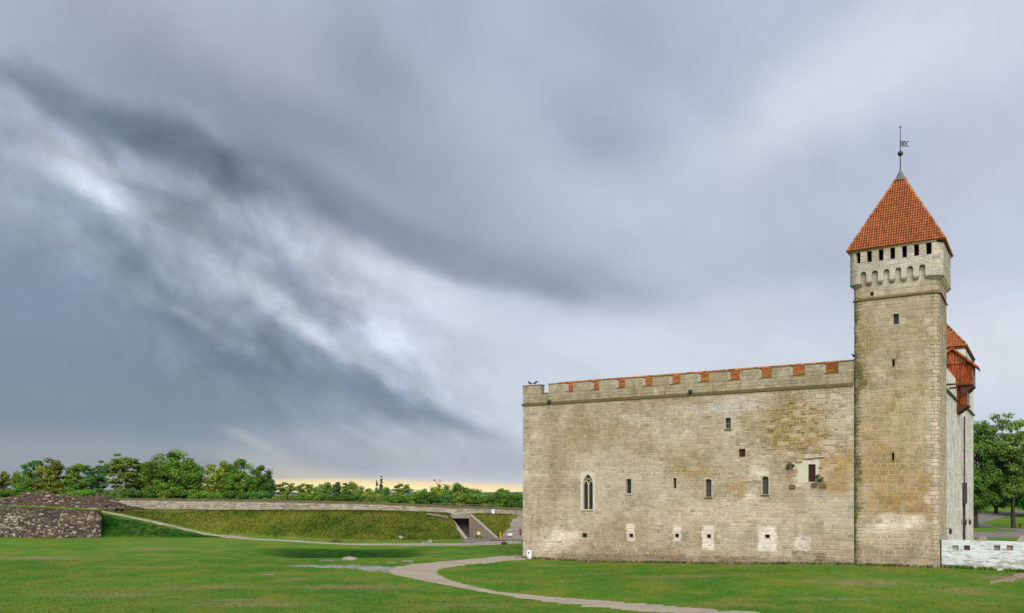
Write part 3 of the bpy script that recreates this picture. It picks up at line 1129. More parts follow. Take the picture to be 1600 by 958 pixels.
# gothic window with tracery
q = uz(911, 926.5, 741, 796)
w, i = add_window(q[0], q[1], q[2], q[3], 'point', M_plaster, M_glass, (.28, .24, .1, .2), sill=M_surround, label='tall pointed window with two lights and stone tracery')
u0, u1, z0, z1 = i
uc = (u0 + u1) / 2
wd = u1 - u0
zs, arc = arch_line(u0, u1, z1, 'point', 12)
tr = MB()
tr.ribbon([(uc, z0), (uc, zs + .05)], .12, .10, .24)
for a, b in ((u0, uc), (uc, u1)):
    z2, ar = arch_line(a + .04, b - .04, zs + .35, 'point', 8)
    tr.ribbon(ar, .10, .11, .23)
tr.ribbon(arc, .10, .10, .23)
for k in range(4):
    an = math.pi / 4 + k * math.pi / 2
    cx, cz = uc + .21 * math.cos(an), zs + .80 + .21 * math.sin(an)
    tr.ribbon([(cx + .17 * math.cos(an + t), cz + .17 * math.sin(an + t)) for t in np.linspace(-2.2, 2.2, 9)], .07, .105, .22)
tr.build('tracery', M_surround, w)
lattice(SF, u0, u1, z0, zs, 6, 14, .02, -.29, M_iron, w)

q = uz(978.5, 986.5, 748.5, 771)
w, i = add_window(*q, 'rect', M_surround, M_glass, (.1, .1, .08, .14), sill=M_surround, label='upright rectangular window with bare glass')
lattice(SF, *i, 2, 3, .04, -.29, M_iron, w)
q = uz(1052, 1057, 747, 763)
add_window(*q, 'rect', M_surround, M_shutter, (.1, .1, .1, .1), label='narrow slit window')
for q, lab in ((uz(1102.3, 1111.8, 748.5, 776.5), 'arched window nearer the middle of the front'), (uz(1191, 1201, 744.5, 772.5), 'arched window nearer the tower')):
    w, i = add_window(*q, 'round', M_surround, M_glass, (.12, .12, .1, .14), sill=M_moss, label=lab)
    lattice(SF, *i, 4, 9, .022, -.29, M_greywood, w)
q = uz(1133.5, 1142, 653, 670)
w, i = add_window(*q, 'rect', M_surround, M_glass, (.08, .12, .06, .08), sill=M_moss, label='small square window high on the wall')
lattice(SF, *i, 2, 2, .05, -.29, M_greywood, w)
q = uz(1154.5, 1165, 701.5, 714)
add_window(*q, 'rect', M_surround, M_shutter, (.06, .06, .06, .06), label='square opening closed by a brown shutter', pane_name='shutter', depth=.2)
# high doorway in patched plaster
q = uz(1263, 1274.5, 725.5, 753)
w, i = add_window(*q, 'rect', M_plaster, M_shutter, (.95, .3, .1, .4), label='high brown door in a patch of pale plaster', ragged=.07, seed=4, pane_name='door_leaf', depth=.16, name='doorway')
# vents low on the wall, each in a plaster patch
for k, (a, b, c, d, m_) in enumerate(((983, 989.5, 834, 840, (.08, .08, .08, .08)), (1054.5, 1061, 834, 840, (.08, .08, .08, .08)),
                                      (1104.5, 1111, 835, 841, (.08, .08, .08, .08)), (1195.5, 1203, 835.5, 841, (.08, .08, .08, .08)))):
    q = uz(a, b, c, d)
    w, i = add_window(*q, 'rect', M_plaster, M_dark, m_, ragged=.02, seed=10 + k, name='vent', pane_name='grille', depth=.3,
                      label=('vent in a slim white patch, leftmost', 'vent in a short white patch', 'vent in a patch reaching low', 'vent in the widest white patch')[k])
q = uz(911, 916.5, 834, 839)
add_window(*q, 'rect', M_moss, M_dark, (.08, .08, .05, .08), name='vent', pane_name='grille', label='small vent under the pointed window')
ZB0 = -.8
wall_grid('wall', SF, 0, UE, ZB0, Z_STRING, holes, M_wall, castle)
rub = fu(1248, 672)


def rough(q, r):
    """the ruined patch near the tower, where stones stand out unevenly"""
    d = math.hypot(((q[0] + q[1]) / 2 - rub[0]) / 4.2, ((q[2] + q[3]) / 2 - rub[1]) / 3.6)
    e = r.choice((0, 0, .03, .06, .12, .2)) * r.random() * max(0, 1 - d) ** .5
    d2 = math.hypot(((q[0] + q[1]) / 2 - 3.2) / 4.0, ((q[2] + q[3]) / 2 - 1.6) / 1.6)
    return e + r.uniform(0, .05) * max(0, 1 - d2)


def bump2(s, z, cs, cz, rs, rz):
    return math.exp(-((s - cs) / rs) ** 2 - ((z - cz) / rz) ** 2)


def wide_wall(s, z):
    """where the pointing has been renewed or washed out, joints are wide and pale"""
    return (1.1 * bump2(s, z, 32.2, 2.6, 3.4, 1.5) + .9 * bump2(s, z, 3.2, 1.9, 4.0, 1.7) + .9 * bump2(s, z, 23.5, 8.2, 1.6, 2.6) + .7 * bump2(s, z, 17, 9.3, 3.5, 1.0)
            + .8 * bump2(s, z, rub[0], rub[1], 4.4, 3.4) + .35 * bump2(s, z, 18, 1.0, 16, .8))


rects = courses(0.02, UE - .02, ZB0, Z_STRING - .02, .29, .62, clear, 5, wide_wall)
cut = []
rc = random.Random(91)
for q in rects:                                        # a few stones lost; in the ruined patch broken small, some gone
    near = bump2((q[0] + q[1]) / 2, (q[2] + q[3]) / 2, rub[0], rub[1], 4.0, 3.0)
    if (q[4] < .10 and q[1] - q[0] < .35) or rc.random() < .16 * near:
        continue
    if rc.random() < near and q[1] - q[0] > .4:
        m = q[0] + (q[1] - q[0]) * rc.uniform(.3, .7)
        a, b = rc.uniform(-.06, .04), rc.uniform(-.04, .06)
        cut.append((q[0], m - .02, q[2] + a, q[3] + b, q[4]))
        cut.append((m + .02, q[1], q[2] + b, q[3] + a, rc.random() * .97))
    else:
        cut.append(q)
rects = cut
lay(SF, rects, M_wall, castle, 300, 7, extra=rough, weight=lambda q: 1.0 / (97.6 - .53 * q[0]) ** 2)

# footing of rough stones
ft = MB()
for k in range(90):
    u = UE * (k + rng.random() * .8) / 90
    wx, wy = L0[0] + .848 * u, L0[1] - .53 * u
    zg = hh(wx, wy)
    a = rng.uniform(.12, .32)
    ft.hexa([(u - a, -.25 - rng.random() * .12, zg - .3), (u + a, -.25, zg - .3), (u + a, .05, zg - .3), (u - a, .05, zg - .3),
             (u - a * .8, -.16, zg + rng.uniform(.05, .22)), (u + a * .8, -.16, zg + rng.uniform(.05, .22)), (u + a * .8, .05, zg + .24), (u - a * .8, .05, zg + .24)], rng.random())
ft.build('footing', simple('red brown footing stones', (120, 98, 80), .66, .5, 3.0, tintvar=.4, bumpd=.04), castle, kind='stuff')

# ledge stones round the high doorway
for a, b, c, d in ((1233, 1243, 757, 763), (1268, 1277, 754, 761), (1280, 1291, 755.5, 762), (1255, 1273, 713.5, 716.5), (1244, 1254, 717, 722), (1274, 1288, 712, 715), (1238, 1244, 738, 743), (1280, 1284, 726, 731)):
    u0, u1, z0, z1 = uz(a, b, c, d)
    m_ = MB()
    m_.hexa([(u0, -.16, z0), (u1, -.2, z0 + .02), (u1, .05, z0), (u0, .05, z0), (u0 + .03, -.12, z1), (u1 - .04, -.15, z1 - .02), (u1, .05, z1), (u0, .05, z1)], rng.random())
    m_.build('ledge_stone', M_moss if d > 745 else M_wall, castle)

# string course, parapet and merlons
sc = MB()
sc.prism([(0, 0)] * 0 or [(-.14, Z_STRING), (UE - .06, Z_STRING), (UE - .06, Z_STRING + .20), (-.14, Z_STRING + .20)], -.14, .04)
sc.prism([(-.08, Z_STRING + .2), (UE - .06, Z_STRING + .2), (UE - .06, Z_STRING + .27), (-.08, Z_STRING + .27)], -.08, .04)
sc.build('string_course', M_moss, castle)
pp = MB()
pp.box(0, UE, 0.004, .8, Z_STRING - .3, Z_EMB, .5)
pp.build('parapet', M_parapet, castle)
lay(SF, courses(0.02, UE - .02, Z_STRING + .28, Z_EMB - .02, .33, .62, [], 21), M_parapet, castle, 0, 22, join='parapet_facing')
MER = [(817, 845.5), (857, 883.5), (895.5, 922.5), (936, 962), (977, 1004), (1019.5, 1046.5), (1063, 1091), (1108.5, 1137.5), (1156, 1186.5), (1206, 1235.5), (1257.5, 1287.5), (1310, 1334.5)]
for k, (a, b) in enumerate(MER):
    u0, u1 = (0 if k == 0 else fu(a)[0]), fu(b)[0]
    m_ = MB()
    zt = Z_MER + rng.uniform(-.03, .03)
    m_.box(u0, u1, 0.004, .75, Z_EMB, zt, .5)
    rr = random.Random(k)
    for q in courses(u0, u1, Z_EMB, zt, .3, .6, [], 50 + k, split=0):
        v, f = stone_geo(SF, q, rr.uniform(.01, .03), .02, 1, rr)
        m_.add(v, f, q[4])
    ob = m_.build('merlon', M_parapet, castle)
    cp = MB()
    cp.box(u0 - .05, u1 + .05, -.05, .8, zt, zt + .07, .3)
    cp.build('coping', M_moss, ob)
    # limewashed cheeks
    if k:
        for ca, cb_ in ((u0 - .012, u0), (u1, u1 + .012)):
            ck = MB()
            ck.box(ca, cb_, 0.03, .74, Z_EMB + .02, zt - .02, .6)
            ck.build('limewash', M_plaster, ob)
    if k < len(MER) - 1:
        g0, g1 = fu(b)[0], fu(MER[k + 1][0])[0]
        sl = MB()
        sl.box(g0 + .02, g1 - .02, -.06, .8, Z_EMB, Z_EMB + .05, .3)
        sl.build('embrasure_sill', M_moss, castle)
for a, y in ((860, 628), (1080, 612)):                       # water spouts
    u, z = fu(a, y)
    m_ = MB()
    m_.box(u - .13, u + .13, -.5, .02, z - .16, z + .14)
    m_.build('spout', M_iron, castle)
# other faces of the block, and an unseen lid inside the parapets, added to block light
US, VD = 42.3, 41.5
SL = lambda s, z, p=0.0: (-p, s, z)
SR = lambda s, z, p=0.0: (US + p, s, z)
blk = MB()
blk.add([(0, 0.01, ZB0), (0, VD, ZB0), (0, VD, Z_EMB), (0, 0.01, Z_EMB)], [(0, 1, 2, 3)])
blk.add([(0, VD, ZB0), (US, VD, ZB0), (US, VD, Z_EMB), (0, VD, Z_EMB)], [(0, 1, 2, 3)])
blk.add([(.01, .8, Z_STRING), (US, .8, Z_STRING), (US, VD, Z_STRING), (.01, VD, Z_STRING)], [(0, 1, 2, 3)])
blk.build('wall', M_wall, castle)
lay(SL, courses(0.05, VD, ZB0, Z_STRING - .05, .32, .75, [], 31), M_wall, castle, 0, 32, join='stone_facing')
# side wall beyond the tower
slits = []
for px in (1487.5, 1492.5, 1498):
    k = (px - 800) / F
    v = ((97.6 - .53 * US) * k - 1.24 - .848 * US) / (.53 - .848 * k)
    D = 97.6 - .53 * US + .848 * v
    zc = EYE + (768 - 775) / F * D
    slits.append((v - .26, v + .26, zc - .6, zc + .6))
wall_grid('wall', SR, 5.5, VD, ZB0, Z_STRING + .2, slits, M_side, castle)
for q in slits:
    m_ = MB()
    m_.box(US - .4, US - .3, q[0], q[1], q[2], q[3])
    m_.build('slit', M_dark, castle)
lay(SR, courses(6.0, VD, ZB0, Z_STRING - .05, .34, .8, slits, 33), M_side, castle, 0, 34, proud=(.006, .016), join='stone_facing')
ps = MB()
ps.box(US - .8, US, 6, VD, Z_STRING - .3, Z_EMB, .6)
ps.build('parapet', M_side, castle)
m_ = MB()
m_.box(US - .02, US + .16, 6, VD, Z_STRING, Z_STRING + .2)
m_.build('string_course', M_moss, castle)
for k in range(7):
    v = 8.2 + k * 2.4
    m_ = MB()
    m_.box(US - .75, US - .004, v, v + 1.5, Z_EMB, Z_MER + .1, .6 + .1 * rng.random())
    m_.build('merlon', M_side, castle)
# timber galleries on short beams below the side battlements
m_ = MB()
for v in (8.8, 12.0):
    m_.box(US, US + .8, v, v + .18, Z_STRING + .5, Z_STRING + .68)
m_.build('beam', M_darkwood, castle)


def pantiles(P0, ex, up, width, rows, wrow, bounds, pitch, r, mb, roof_lift=.05):
    """pantiles on a plane: P0 the eave's left end, ex along the eave, up along the slope; bounds(b) -> (a0, a1)"""
    P0, ex, up = Vector(P0), Vector(ex).normalized(), Vector(up).normalized()
    nz = ex.cross(up).normalized()
    if nz.z < 0:
        nz = -nz
    prof = [(0, .0), (.2, .07), (.45, .07), (.62, .0), (1.0, -.02)]
    for j in range(rows):
        b0, b1 = j * wrow, (j + 1) * wrow + .04
        a0, a1 = bounds(b0 + wrow * .5)
        n = int((a1 - a0) / pitch) + 1
        st = math.floor(a0 / pitch) * pitch
        for i in range(n + 1):
            t = .55 + .45 * r.random()
            x0 = st + i * pitch
            if x0 + pitch < a0 or x0 > a1:
                continue
            dz = r.uniform(-.006, .006)
            vs = []
            for (q, hgt) in prof:
                a = min(max(x0 + q * pitch, a0), a1)
                vs.append(P0 + ex * a + up * (b0 - .01) + nz * (hgt + roof_lift + dz))
                vs.append(P0 + ex * a + up * b1 + nz * (hgt + roof_lift - .075))
            vs.append(P0 + ex * min(max(x0, a0), a1) + up * (b0 - .01) + nz * (roof_lift - .09))
            vs.append(P0 + ex * min(max(x0 + pitch, a0), a1) + up * (b0 - .01) + nz * (roof_lift - .09))
            m = len(prof)
            mb.add(vs, [(2 * k, 2 * k + 2, 2 * k + 3, 2 * k + 1) for k in range(m - 1)] + [tuple([2 * m] + [2 * k for k in range(m)] + [2 * m + 1])], t)
            mb.tint[-5:] = [t, t, t * .55, t * .12, t * .3]       # shade in the pans and under the laps, painted as darker tints


# low roof over the wall walk
UR0 = fu(873.5, v=4.0)[0]
VR0, VR1, ZR0, ZR1 = .95, 4.0, 18.35, 20.12
rf = MB()
rf.add([(UR0, VR0, ZR0), (UE + 2, VR0, ZR0), (UE + 2, VR1, ZR1), (UR0, VR1, ZR1), (UE + 2, 7.2, 18.2), (UR0, 7.2, 18.2), (UR0, VR0, 17.4), (UE + 2, VR0, 17.4), (UR0, 7.2, 17.4), (UE + 2, 7.2, 17.4)],
       [(0, 1, 2, 3), (3, 2, 4, 5), (0, 3, 5), (0, 1, 7, 6), (0, 6, 8, 5), (5, 4, 9, 8)])
roof = rf.build('roof', M_tile_moss, castle)
sl = math.hypot(VR1 - VR0, ZR1 - ZR0)
tl = MB()
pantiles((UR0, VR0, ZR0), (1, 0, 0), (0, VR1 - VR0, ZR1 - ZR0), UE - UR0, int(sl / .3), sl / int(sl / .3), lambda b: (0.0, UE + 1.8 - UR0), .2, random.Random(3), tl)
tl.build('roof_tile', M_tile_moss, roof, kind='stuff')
rg = MB()
n = 90
for k in range(n):
    u = UR0 + (UE + 1.6 - UR0) * k / n
    w_ = (UE + 1.6 - UR0) / n
    rg.tube([(u, VR1, ZR1 + .04), (u + w_ * 1.05, VR1, ZR1 + .055)], [.12, .135], 8, rng.random())
rg.build('ridge_tile', M_tile_moss, roof, kind='stuff')

# wooden projecting latrine tower on the side wall
bay = empty('wooden_bay', (0, 0, 0), 0, castle)
bay['label'] = 'orange brown timber bay projecting from the side battlements'
BV0, BV1 = 20.0, 23.2                    # along the side
BU0, BU1, BUC = 39.95, 43.85, 41.9
BZ0, BZ1, BZR = 18.95, 21.2, 23.0
n = 15
for k in range(n):
    a, b = BU0 + (BU1 - BU0) * k / n, BU0 + (BU1 - BU0) * (k + 1) / n - .015
    tz = lambda x: BZR - .12 - (BZR - BZ1) * abs(x - BUC) / (BU1 - BUC)
    m_ = MB()
    e = rng.uniform(0, .02)
    m_.prism([(a, BZ0), (b, BZ0), (b, tz(b)), (a, tz(a))] if not a < BUC < b else [(a, BZ0), (b, BZ0), (b, tz(b)), (BUC, tz(BUC)), (a, tz(a))], BV0 - e, BV0 + .06, rng.random())
    m_.build('board', M_wood, bay)
for k in range(8):
    v = BV0 + .06 + (BV1 - BV0 - .06) * k / 8
    m_ = MB()
    m_.box(BU1, BU1 + .05, v, v + .35, BZ0, BZ1 + .05, rng.random())
    m_.build('board', M_greywood, bay)
m_ = MB()
m_.box(BU0, BU1 - .02, BV0 + .08, BV1, BZ0 + .03, BZ1, .5)
m_.bar((BU0, BV0 - .03, BZ1 + .05), (BU1, BV0 - .03, BZ1 + .05), .08, .09, .1)
m_.bar((BU0, BV0 - .03, BZ0 + .05), (BU1 + .05, BV0 - .03, BZ0 + .05), .08, .12, .1)
m_.build('frame', M_darkwood, bay)
rm = MB()
OV = .55
for sgn in (-1, 1):
    ue = BUC + sgn * ((BU1 - BUC) + OV)
    ze = BZR - (BZR - BZ1) * ((BU1 - BUC) + OV) / (BU1 - BUC)
    rm.hexa([(BUC, BV0 - .3, BZR - .02), (ue, BV0 - .3, ze - .02), (ue, BV1 + .2, ze - .02), (BUC, BV1 + .2, BZR - .02),
             (BUC, BV0 - .3, BZR + .1), (ue, BV0 - .3, ze + .1), (ue, BV1 + .2, ze + .1), (BUC, BV1 + .2, BZR + .1)], .4)
    rm.bar((BUC, BV0 - .34, BZR), (ue, BV0 - .34, ze), .06, .2, .8)
rm.build('roof', M_wood, bay)
m_ = MB()
m_.box(US + .3, BU1 - .55, BV0 + .35, BV0 + .5, 16.9, BZ0, .35)
m_.box(US - .1, US + .8, BV0 + .52, BV1 - .3, 16.9, BZ0, .35)
m_.build('shaft', M_wood, bay)
for k in range(5):
    v = BV0 + .5 + k * .42
    m_ = MB()
    m_.box(BU1 - .56, BU1 - .5, v, v + .26, 16.75, BZ0 + .02, rng.random())
    m_.build('slat', M_greywood, bay)
for k in range(6):
    v = BV0 + .1 + k * .5
    m_ = MB()
    m_.hexa([(US, v, 16.0), (US + .1, v, 16.0), (US + .1, v + .22, 16.0), (US, v + .22, 16.0), (US, v, 16.85), (BU1 - .35, v, 16.85), (BU1 - .35, v + .22, 16.85), (US, v + .22, 16.85)])
    m_.build('bracket', M_darkwood, bay)
    m_ = MB()
    m_.hexa([(US + .4, v, 17.7), (US + .5, v, 17.7), (US + .5, v + .22, 17.7), (US + .4, v + .22, 17.7), (US + .4, v, BZ0 - .04), (BU1 + .15, v, BZ0 - .04), (BU1 + .15, v + .22, BZ0 - .04), (US + .4, v + .22, BZ0 - .04)])
    m_.build('bracket', M_darkwood, bay)
# dark downpipe and its box below the bay
vp = 27.6
m_ = MB()
m_.tube([(US + .2, vp, ZB0 + 1), (US + .2, vp, 16.2)], [.09, .09], 8)
m_.box(US + .02, US + .45, vp - .35, vp + .45, 6.2, 8.6)
m_.box(US + .02, US + .26, vp + .5, vp + .8, 1.2, 6.4)
m_.build('downpipe', M_iron, castle)

# ------------------------------------------------------------------ the near tower
tower = empty('watch_tower', (L0[0], L0[1], 0), RZ)
tag(tower, 'tall square stone tower at the castle corner under a steep orange tiled roof', 'tower')
TU0, TU1, TV0, TV1, TR = 35.55, 42.6, -.32, 6.0, .55
AR = TR * math.pi / 2
FLAT = TU1 - TU0 - 2 * TR
SIDE = TV1 - TV0 - TR


def tower_surface(u0, u1, v0, r):
    A = r * math.pi / 2
    fl = u1 - u0 - 2 * r

    def S(s, z, p=0.0):
        if s < A:
            th = math.pi + s / r
            return (u0 + r + (r + p) * math.cos(th), v0 + r + (r + p) * math.sin(th), z)
        s -= A
        if s < fl:
            return (u0 + r + s, v0 - p, z)
        s -= fl
        if s < A:
            th = 1.5 * math.pi + s / r
            return (u1 - r + (r + p) * math.cos(th), v0 + r + (r + p) * math.sin(th), z)
        return (u1 + p, v0 + r + s - A, z)
    return S


ST = tower_surface(TU0, TU1, TV0, TR)
STOT = 2 * AR + FLAT + SIDE
Z_TS, Z_PB, Z_PE, Z_PT, Z_EV = 24.95, 26.55, 28.32, 29.30, 29.42
S_U = lambda u: AR + (u - TU0 - TR)
t_holes, t_clear = [], []


def tuz(px0, px1, py0, py1):
    c = (px0 + px1) / 2
    return fu(px0, v=TV0)[0], fu(px1, v=TV0)[0], fu(c, py1, TV0)[1], fu(c, py0, TV0)[1]


STU = lambda u, z, p=0.0: (u, TV0 - p, z)
for (a, b, c, d, m_, lab, pm) in ((1396, 1404.5, 490.5, 507, .1, 'largest window, high on the tower', M_glass), (1394, 1398, 561, 573, .08, 'middle slit of the tower', M_dark),
                                  (1393.5, 1397.5, 707.5, 720, .08, 'lowest slit of the tower', M_dark), (1360, 1365, 456.5, 462.5, .08, 'small square hole above the moulding', M_dark)):
    q = tuz(a, b, c, d)
    w, o, i = window(tower, STU, *q, 'rect', M_tower, pm, (m_, m_, m_, m_), depth=.4, label=lab)
    t_holes.append((S_U(i[0]), S_U(i[1]), i[2], i[3]))
    t_clear.append((S_U(o[0]), S_U(o[1]), o[2], o[3]))


def ring_grid(name, S, total, z0, z1, holes_, mat, parent):
    return wall_grid(name, S, 0, total, z0, z1, holes_, mat, parent, .18 if False else .55)


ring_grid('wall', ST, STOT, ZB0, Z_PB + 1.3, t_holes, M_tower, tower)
m_ = MB()
m_.add([(TU0, TV0 + TR, ZB0), (TU0, TV1, ZB0), (TU0, TV1, Z_PB + 1), (TU0, TV0 + TR, Z_PB + 1)], [(0, 1, 2, 3)])
m_.add([(TU0, TV1, ZB0), (TU1, TV1, ZB0), (TU1, TV1, Z_PB + 1), (TU0, TV1, Z_PB + 1)], [(0, 1, 2, 3)])
m_.build('wall', M_tower, tower)
bend = lambda q: 1 if (q[0] > AR and q[1] < AR + FLAT) or q[0] > 2 * AR + FLAT else 4
wide_tower = lambda s, z: 1.3 * bump2(s, z, AR + 2.6, 2.9, 2.8, 1.5) + .8 * bump2(s, z, AR + 3.2, 9.0, 2.2, 1.3) + .3 * bump2(s, z, AR + 2, 13, 4, 4)
t_rects = courses(0.02, STOT, ZB0, Z_TS - .02, .335, .62, t_clear, 61, wide_tower) + courses(0.02, STOT, Z_TS + .26, Z_PB + 1.2, .36, .62, t_clear, 62)
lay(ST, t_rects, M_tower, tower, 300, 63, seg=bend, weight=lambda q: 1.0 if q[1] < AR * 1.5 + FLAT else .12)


def loop_band(S, total, z0, z1, p0, p1, n=60, tint=.5, holes_=None):
    """moulding that follows the tower's outline: p0 proud at the bottom, p1 at the top"""
    mb = MB()
    ss = sorted(set([0, total] + [AR * i / 5 for i in range(6)] + [AR + FLAT + AR * i / 5 for i in range(6)]))
    v = []
    for s in ss:
        v += [S(s, z0, -.02), S(s, z0, p0), S(s, z1, p1), S(s, z1, -.02)]
    f = []
    for i in range(len(ss) - 1):
        b = 4 * i
        f += [(b, b + 4, b + 5, b + 1), (b + 1, b + 5, b + 6, b + 2), (b + 2, b + 6, b + 7, b + 3)]
    mb.add(v, f, tint)
    return mb


loop_band(ST, STOT, Z_TS, Z_TS + .22, .16, .04).build('string_course', M_moss, tower)

# machicolated parapet: a proud band standing on corbels, arches between them
PR = .34
M_ptop = stone_material('tower parapet limestone', (192, 188, 172), [], .45)
PITCH = .967
CEN = fu(1395.5, 430, TV0)[0]
cents = [CEN + (k - 3) * PITCH for k in range(7)]          # embrasures: the middle five are full
arches = [CEN + (k - 2.5) * PITCH - .02 for k in range(6)]
# front panel with arched notches, in (u, z)
uL, uR = TU0 + TR, TU1 - TR
poly = [(uL, Z_PE - .02), (uL, Z_PB)]
for c in arches:
    rad = .25
    if c - rad < uL + .1 or c + rad > uR - .05:
        continue
    zsp = 27.25
    poly.append((c - rad, Z_PB))
    poly += [(c - rad * math.cos(math.pi * i / 8), zsp + rad * math.sin(math.pi * i / 8)) for i in range(9)]
    poly.append((c + rad, Z_PB))
poly += [(uR, Z_PB), (uR, Z_PE - .02)]
fp = MB()
fp.prism(poly, TV0 - PR, TV0 + .02, .5)
# corner quarter rounds and the right flank
for (cu, th0) in ((TU0 + TR, math.pi), (TU1 - TR, 1.5 * math.pi)):
    n = 7
    for i in range(n):
        a, b = th0 + math.pi / 2 * i / n, th0 + math.pi / 2 * (i + 1) / n
        R = TR + PR
        c = (cu, TV0 + TR)
        P = lambda t, rr, z: (c[0] + rr * math.cos(t), c[1] + rr * math.sin(t), z)
        zt_ = Z_PE if th0 < 4 and i >= 5 else Z_PT
        fp.hexa([P(a, TR - .1, Z_PB), P(a, R, Z_PB), P(b, R, Z_PB), P(b, TR - .1, Z_PB), P(a, TR - .1, zt_), P(a, R, zt_), P(b, R, zt_), P(b, TR - .1, zt_)], .5)
vA = TV0 + TR
fp.box(TU1 - .1, TU1 + PR, vA, TV1, 27.4, Z_PT, .5)
for k in range(7):
    v = vA + .1 + k * PITCH
    fp.box(TU1 - .1, TU1 + PR, v, v + .45, Z_PB, 27.4, .5)
fp.box(TU0 - PR, TU0 + .1, vA, TV1, Z_PB, Z_PT, .5)
fp.box(TU0 - PR + .01, TU1 + PR - .01, TV1 - .1, TV1 + PR, Z_PB, Z_PT - .01, .5)
fp.build('parapet', M_ptop, tower)
# facing stones of the parapet above the arches
SP = tower_surface(TU0 - PR, TU1 + PR, TV0 - PR, TR + PR)
A2 = (TR + PR) * math.pi / 2
TOT2 = 2 * A2 + FLAT + SIDE
pr_rects = courses(A2, A2 + FLAT, 27.55, Z_PE - .03, .27, .7, [], 71, split=.1)
pr_rects += courses(A2 * .72, A2 - .02, Z_PB + .05, Z_PE - .02, .3, .55, [], 76, split=0) + courses(.1, A2 * .71, Z_PB + .05, Z_PT - .02, .3, .55, [], 72, split=0) + courses(A2 + FLAT + .02, 2 * A2 + FLAT, Z_PB + .05, Z_PT - .02, .3, .55, [], 73, split=0)
pr_rects += courses(2 * A2 + FLAT, TOT2, 27.5, Z_PT - .02, .3, .6, [], 74, split=0)
lay(SP, pr_rects, M_ptop, tower, 0, 75, proud=(.008, .022), seg=lambda q: 1 if A2 <= q[0] and q[1] <= A2 + FLAT + .01 or q[0] > 2 * A2 + FLAT - .01 else 4, join='parapet_facing')
for c in [arches[0] - PITCH / 2] + [a + PITCH / 2 for a in arches]:
    if not (uL - .1 < c < uR + .1):
        continue
    m_ = MB()
    v = []
    prof = [(.22, Z_PB + .10, PR + .04), (.22, Z_PB, PR + .04), (.2, Z_PB - .12, PR - .02), (.14, Z_PB - .24, PR - .16), (.08, Z_PB - .32, .02)]
    for w_, z, p in prof:
        v += [(c - w_, TV0 - .0, z), (c - w_, TV0 - p, z), (c + w_, TV0 - p, z), (c + w_, TV0, z)]
    f = [(0, 1, 2, 3)]
    for i in range(len(prof) - 1):
        b = 4 * i
        f += [(b, b + 4, b + 5, b + 1), (b + 1, b + 5, b + 6, b + 2), (b + 2, b + 6, b + 7, b + 3)]
    f.append((16, 17, 18, 19))
    m_.add(v, f, .5)
    m_.build('corbel', M_ptop, tower)
for k in range(7):                                          # corbels of the right flank
    v0_ = vA + .1 + k * PITCH
    m_ = MB()
    m_.hexa([(TU1, v0_ + .05, Z_PB - .34), (TU1 + .06, v0_ + .05, Z_PB - .34), (TU1 + .06, v0_ + .4, Z_PB - .34), (TU1, v0_ + .4, Z_PB - .34),
             (TU1, v0_, Z_PB), (TU1 + PR + .03, v0_, Z_PB), (TU1 + PR + .03, v0_ + .45, Z_PB), (TU1, v0_ + .45, Z_PB)])
    m_.build('corbel', M_ptop, tower)
# curved corner corbels
for (cu, th0) in ((TU0 + TR, math.pi), (TU1 - TR, 1.5 * math.pi)):
    m_ = MB()
    n = 8
    for i in range(n):
        a, b = th0 - .25 + (math.pi / 2 + .5) * i / n, th0 - .25 + (math.pi / 2 + .5) * (i + 1) / n
        c = (cu, TV0 + TR)
        P = lambda t, rr, z: (c[0] + rr * math.cos(t), c[1] + rr * math.sin(t), z)
        for (ra, za, rb, zb_) in ((TR + .02, Z_PB - .42, TR + PR - .08, Z_PB - .2), (TR + PR - .08, Z_PB - .2, TR + PR + .05, Z_PB - .1), (TR + PR + .05, Z_PB - .1, TR + PR + .05, Z_PB + .04)):
            m_.add([P(a, ra, za), P(b, ra, za), P(b, rb, zb_), P(a, rb, zb_)], [(0, 1, 2, 3)])
        m_.add([P(a, TR, Z_PB + .04), P(b, TR, Z_PB + .04), P(b, TR + PR + .05, Z_PB + .04), P(a, TR + PR + .05, Z_PB + .04)], [(0, 1, 2, 3)])
    m_.build('corner_corbel', M_ptop, tower)
# merlons between the embrasures; a dark chamber behind
edges = [uL] + [x for c in cents for x in (c - .205, c + .205)] + [uR]
for k in range(0, len(edges), 2):
    a, b = edges[k], edges[k + 1]
    if b - a < .05:
        continue
    m_ = MB()
    m_.box(a, b, TV0 - PR + .004, TV0 + .25, Z_PE - .02, Z_PT, .5)
    rr = random.Random(k)
    SM = lambda s, z, p=0.0: (s, TV0 - PR - p, z)
    for q in courses(a, b, Z_PE, Z_PT - .02, .33, .6, [], 80 + k, split=0):
        v, f = stone_geo(SM, q, rr.uniform(.008, .02), .02, 1, rr)
        m_.add(v, f, q[4])
    m_.build('merlon', M_ptop, tower)
m_ = MB()
m_.box(TU0 + .4, TU1 - .4, TV0 + .9, TV1 - .2, Z_PE - .5, Z_PT, .5)
m_.box(TU0 + .3, TU1 - .3, TV0 - .1, TV0 + .95, Z_PE - .6, Z_PE - .45, .5)
m_.build('chamber', simple('grey chamber boards', (70, 76, 88), .8, .3), tower)
cn = MB()
loop_band(SP, TOT2, Z_PT, Z_EV + .02, .03, .16).build('cornice', M_ptop, tower)

# roof
OVH = .12
RU0, RU1, RV0, RV1 = TU0 - PR - OVH, TU1 + PR + OVH, TV0 - PR - OVH, TV1 + PR + OVH
ZE, ZA = 29.5, 37.0
RC = ((RU0 + RU1) / 2, (RV0 + RV1) / 2)
ZF, FR = ZE + .8, .125                     # the lowest courses kick out a little


def rpt(t):
    """half-size of the roof at relative height"""
    return 1 - t


